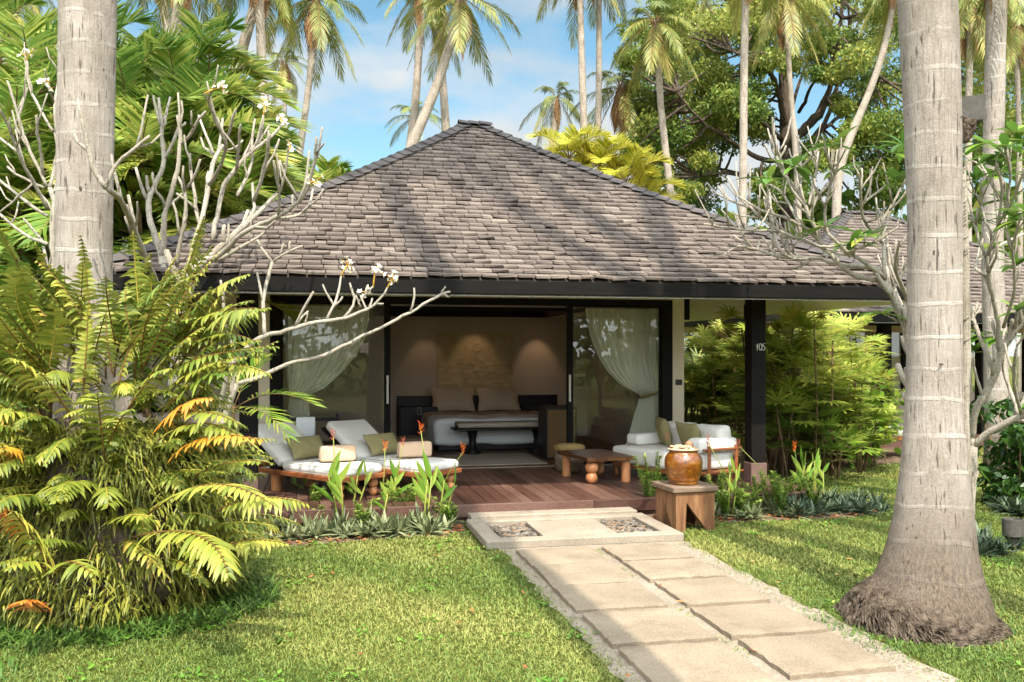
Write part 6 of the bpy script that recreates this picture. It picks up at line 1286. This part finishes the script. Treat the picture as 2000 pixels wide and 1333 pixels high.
lm.build('foliage', 'roundleaf', rl_); sm.build('stems', 'cane', rl_)
dsb = thing('dark_shrub', 'glossy dark green shrub at the right edge of the photo', 'shrub', G(1990, 990)); lm = MB(); sm = MB(); c0 = G(1990, 990)
for i in range(60):
    t = c0+np.array((rng.normal(.15, .36), rng.normal(0, .3), rng.uniform(.15, 1.15))); sm.tube([c0, (c0+t)/2, t], .006, 4); scatter_leaves(lm, t, .17, 34, .13, .06, .2, .8, .4)
lm.build('foliage', 'darkshrub', dsb); sm.build('stems', 'cane', dsb)
gl_ = thing('ground_lamp', 'small grey cylindrical ground lamp on a stake in the lawn', 'lamp', G(1978, 1062)); g0 = G(1978, 1072)
m = MB(); m.lathe([(.0, .115), (.082, .115), (.088, .12), (.090, .27), (.082, .272), (.078, .24), (0, .235)], g0, 24); m.build('housing', 'lampcase', gl_)
m = MB(); m.lathe([(.04, 0), (.045, .09), (.07, .114)], g0, 14); m.build('stake', 'lampcase', gl_)

# ------------------------------------------------------------------ neighbouring bungalow
nh = thing('neighbour_bungalow', 'second bungalow with brown shingle roof half hidden behind the right palm trunk', 'bungalow', (12.3, 19.0, 0))
make_roof(nh, 12.3, 19.0, 4.9, 4.5, 2.46, 2.5, .5, .22, .17, t_soff=3.0)
boxes('wall', 'taupe', nh, [((9.2, 17.4, 0), (16.4, 17.5, .9)), ((9.2, 20.8, 0), (16.4, 20.9, 2.7)), ((9.2, 17.51, 0), (9.3, 20.79, 2.7)), ((9.31, 17.4, 2.2), (16.4, 17.5, 2.8))], .004)
boxes('floor_slab', 'deck', nh, [((8.6, 15.2, 0), (16.8, 17.39, .18))], .004)
for x in (9.2, 10.7, 12.2, 13.7, 15.2): nf_ = boxes('window_post', 'darkwood', nh, [((x, 17.38, .902), (x+.10, 17.46, 2.198))], .004)
boxes('pane', 'glass', nf_, [((9.3, 17.44, .9), (15.2, 17.446, 2.2))], 0)
for x in (9.3, 10.45, 12.6, 15.6): boxes('post', 'darkwood', nh, [((x, 15.5, .18), (x+.2, 15.7, 2.6))], .006)
boxes('eave_beam', 'beam', nh, [((8.6, 15.45, 2.28), (16.6, 15.6, 2.46))], .004)
bq = thing('deck_bench', 'low bench with white cushions on the deck of the second bungalow', 'bench', W(1715, 690, 15.6)*(1, 1, 0))
p = W(1725, 690, 15.6); boxes('frame', 'teak', bq, [((p[0]-.75, p[1]-.25, .30), (p[0]+.65, p[1]+.25, .36)), ((p[0]-.72, p[1]-.22, 0), (p[0]-.64, p[1]+.2, .30)), ((p[0]+.5, p[1]-.22, 0), (p[0]+.58, p[1]+.2, .30))], .006)
rbox('seat_cushion', 'white', bq, (p[0]-.74, p[1]-.24, .362), (p[0]+.30, p[1]+.24, .46), .03, .003); rbox('back_cushion', 'greyfab', bq, (p[0]-.2, p[1]+.12, .465), (p[0]+.28, p[1]+.24, .78), .04, .004)
rbox('end_cushion', 'white', bq, (p[0]+.33, p[1]-.24, .362), (p[0]+.64, p[1]+.24, .50), .03, .003)

# ------------------------------------------------------------------ lawn grass blades
def lawn_mask(x, y):
    k = ~((x > PX0+.03*np.sin(9*y)+.02*np.sin(23*y)) & (x < PX1+.05+.03*np.sin(7*y+1)+.02*np.sin(19*y)) & (y < 8.12))
    k &= ~((x > 1.44) & (x < 3.40) & (y > 8.0)); k &= ~inpoly(x, y, bl) & ~inpoly(x, y, br); k &= ~((y > 9.36) & (x < 5.6))
    k &= (((x-RP[0]+.02)/.42)**2+((y-RP[1])/.40)**2 > 1)
    return k
def blades(n, d0, d1, L, Wd):
    dd = d0*(d1/d0)**rng.random(n); u = np.where(rng.random(n) < .74, rng.uniform(-.60, .60, n), rng.uniform(-1.1, 1.1, n)); x = dd*(S+C*u); y = dd*(C-S*u); k = lawn_mask(x, y); x, y, dd = x[k], y[k], dd[k]; n = len(x)
    az = rng.uniform(0, 6.28, n); el = rng.uniform(.15, 1.25, n); d = np.stack([np.cos(az)*np.cos(el), np.sin(az)*np.cos(el), np.sin(el)], 1); tw = rng.normal(0, .6, n)
    sd = np.stack([-np.sin(az), np.cos(az), tw], 1); patch = .45+.10*np.sin(x*.9+2)*np.sin(y*1.3)+.20*np.sin(x*1.7+1.3*np.sin(y*1.1))+.16*np.sin(y*2.3+x*.7)+.12*np.sin(x*5.1+y*3.7)
    m = MB(); sc_ = (dd/5.5)**.6
    m.leaves(np.stack([x, y, np.full(n, .0)], 1), d, sd, L*rng.uniform(.5, 1.25, n)*np.minimum(sc_, 1.3), Wd*rng.uniform(.7, 1.3, n)*sc_, .15, 2, (.8, .9, .15), np.clip(patch*.75+rng.normal(.08, .2, n), 0, 1)); return m
m = blades(470000, 4.2, 16, .033, .0050)
tag(m.build('grass', 'grass'), 'short sunlit lawn grass growing on both sides of the slab path', 'grass', None, 'stuff')

n = 170; cx = rng.uniform(-3, 7, n); cy = rng.uniform(4.4, 9, n); k = lawn_mask(cx, cy); cx, cy = cx[k], cy[k]; q_ = 14
x = np.repeat(cx, q_)+rng.normal(0, .05, len(cx)*q_); y = np.repeat(cy, q_)+rng.normal(0, .05, len(cx)*q_); n = len(x); a = rng.uniform(0, 6.28, n); m = MB()
m.leaves(np.stack([x, y, rng.uniform(.008, .03, n)], 1), np.stack([np.cos(a), np.sin(a), rng.uniform(.1, .7, n)], 1), np.stack([-np.sin(a), np.cos(a), 0*a], 1), rng.uniform(.025, .05, n), rng.uniform(.014, .024, n), .2, 4, (.3, 1, 1, .7, .1), np.clip(rng.normal(.3, .2, n), 0, 1))
tag(m.build('weeds', 'bushy'), 'small broad leaved weeds dotted through the lawn', 'weeds', None, 'stuff')
n = 2600; e_ = rng.integers(0, 3, n); y = rng.uniform(4, 8.0, n); x = np.where(e_ == 0, PX0+.10*rng.random(n)**2, np.where(e_ == 1, PX1+.03-.16*rng.random(n)**2, rng.normal(2.43, .03, n))); kk = (e_ < 2) | (np.sin(y*5+1)*np.sin(y*1.7) > .25); x, y = x[kk], y[kk]
grass_tufts('joint_grass', 'short grass creeping over the path edges and into the slab joints', np.stack([x, y, np.full(len(x), .003)], 1), .032, .005, 'grass')
# ------------------------------------------------------------------ sun, sky, exposure
EL, AZ = R(57), R(1)                                   # light travels towards +y, a little to +x
sd = np.array((-math.sin(AZ)*math.cos(EL), -math.cos(AZ)*math.cos(EL), math.sin(EL)))   # towards the sun
sun = bpy.data.lights.new('sun', 'SUN'); sun.energy = 2.9; sun.angle = R(.53); sun.color = (1, .93, .80)
so_ = bpy.data.objects.new('sun', sun); COL.objects.link(so_); so_.rotation_euler = Vector(-sd).to_track_quat('-Z', 'Y').to_euler()
w = bpy.data.worlds.new('World'); sc.world = w; w.use_nodes = True; nt = w.node_tree; nt.nodes.clear()
def wn(k, **kw):
    x = nt.nodes.new(k)
    for a, b in kw.items(): setattr(x, a, b)
    return x
sky = wn('ShaderNodeTexSky', sky_type='NISHITA'); sky.sun_disc = False; sky.sun_elevation = EL; sky.sun_rotation = math.atan2(sd[0], sd[1]); sky.air_density = 1.0; sky.dust_density = .6; sky.ozone_density = 1.2
tc = wn('ShaderNodeTexCoord'); sp_ = wn('ShaderNodeSeparateXYZ'); nt.links.new(tc.outputs['Generated'], sp_.inputs[0])
zz_ = wn('ShaderNodeMath', operation='MAXIMUM'); nt.links.new(sp_.outputs['Z'], zz_.inputs[0]); zz_.inputs[1].default_value = .08
dv = wn('ShaderNodeVectorMath', operation='DIVIDE'); nt.links.new(tc.outputs['Generated'], dv.inputs[0]); cb = wn('ShaderNodeCombineXYZ')
za = wn('ShaderNodeMath', operation='ADD'); nt.links.new(zz_.outputs[0], za.inputs[0]); za.inputs[1].default_value = .25
for i in range(3): nt.links.new(za.outputs[0], cb.inputs[i])
nt.links.new(cb.outputs[0], dv.inputs[1])
mp = wn('ShaderNodeMapping'); mp.inputs['Location'].default_value = (2.3, 1.25, 0); nt.links.new(dv.outputs[0], mp.inputs[0])
nz = wn('ShaderNodeTexNoise'); nz.inputs['Scale'].default_value = 1.9; nz.inputs['Detail'].default_value = 7; nz.inputs['Roughness'].default_value = .52; nt.links.new(mp.outputs[0], nz.inputs['Vector'])
rp = wn('ShaderNodeValToRGB'); rp.color_ramp.elements[0].position = .40; rp.color_ramp.elements[1].position = .56; nt.links.new(nz.outputs['Fac'], rp.inputs[0])
mx = wn('ShaderNodeMix', data_type='RGBA'); nt.links.new(rp.outputs[0], mx.inputs[0]); 
hs_ = wn('ShaderNodeHueSaturation'); hs_.inputs['Hue'].default_value = .475; hs_.inputs['Saturation'].default_value = 1.1; hs_.inputs['Value'].default_value = .5; nt.links.new(sky.outputs[0], hs_.inputs['Color']); nt.links.new(hs_.outputs[0], mx.inputs[6])
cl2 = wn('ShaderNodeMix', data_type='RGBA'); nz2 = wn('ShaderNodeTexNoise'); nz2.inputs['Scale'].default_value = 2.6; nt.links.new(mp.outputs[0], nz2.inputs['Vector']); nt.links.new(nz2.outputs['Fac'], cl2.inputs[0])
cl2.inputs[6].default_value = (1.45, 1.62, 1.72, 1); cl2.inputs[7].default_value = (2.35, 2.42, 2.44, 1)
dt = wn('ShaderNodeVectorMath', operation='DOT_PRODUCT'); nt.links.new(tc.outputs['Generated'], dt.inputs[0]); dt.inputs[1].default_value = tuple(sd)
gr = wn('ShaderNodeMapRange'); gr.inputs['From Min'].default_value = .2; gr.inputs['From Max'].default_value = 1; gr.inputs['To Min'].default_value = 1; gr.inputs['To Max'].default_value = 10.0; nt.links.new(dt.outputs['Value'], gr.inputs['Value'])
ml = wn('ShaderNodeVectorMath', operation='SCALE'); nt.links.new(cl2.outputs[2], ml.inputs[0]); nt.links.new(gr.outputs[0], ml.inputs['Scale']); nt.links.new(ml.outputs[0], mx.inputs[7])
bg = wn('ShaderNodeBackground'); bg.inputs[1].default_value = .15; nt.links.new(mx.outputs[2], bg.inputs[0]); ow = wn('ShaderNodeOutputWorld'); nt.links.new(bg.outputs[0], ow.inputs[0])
sc.view_settings.view_transform = 'Standard'; sc.view_settings.look = 'None'; sc.view_settings.gamma = 1; sc.view_settings.exposure = 1.42
sc.render.engine = 'CYCLES'; sc.cycles.max_bounces = 8; sc.cycles.transparent_max_bounces = 12; sc.cycles.use_denoising = True; sc.cycles.sample_clamp_indirect = 6
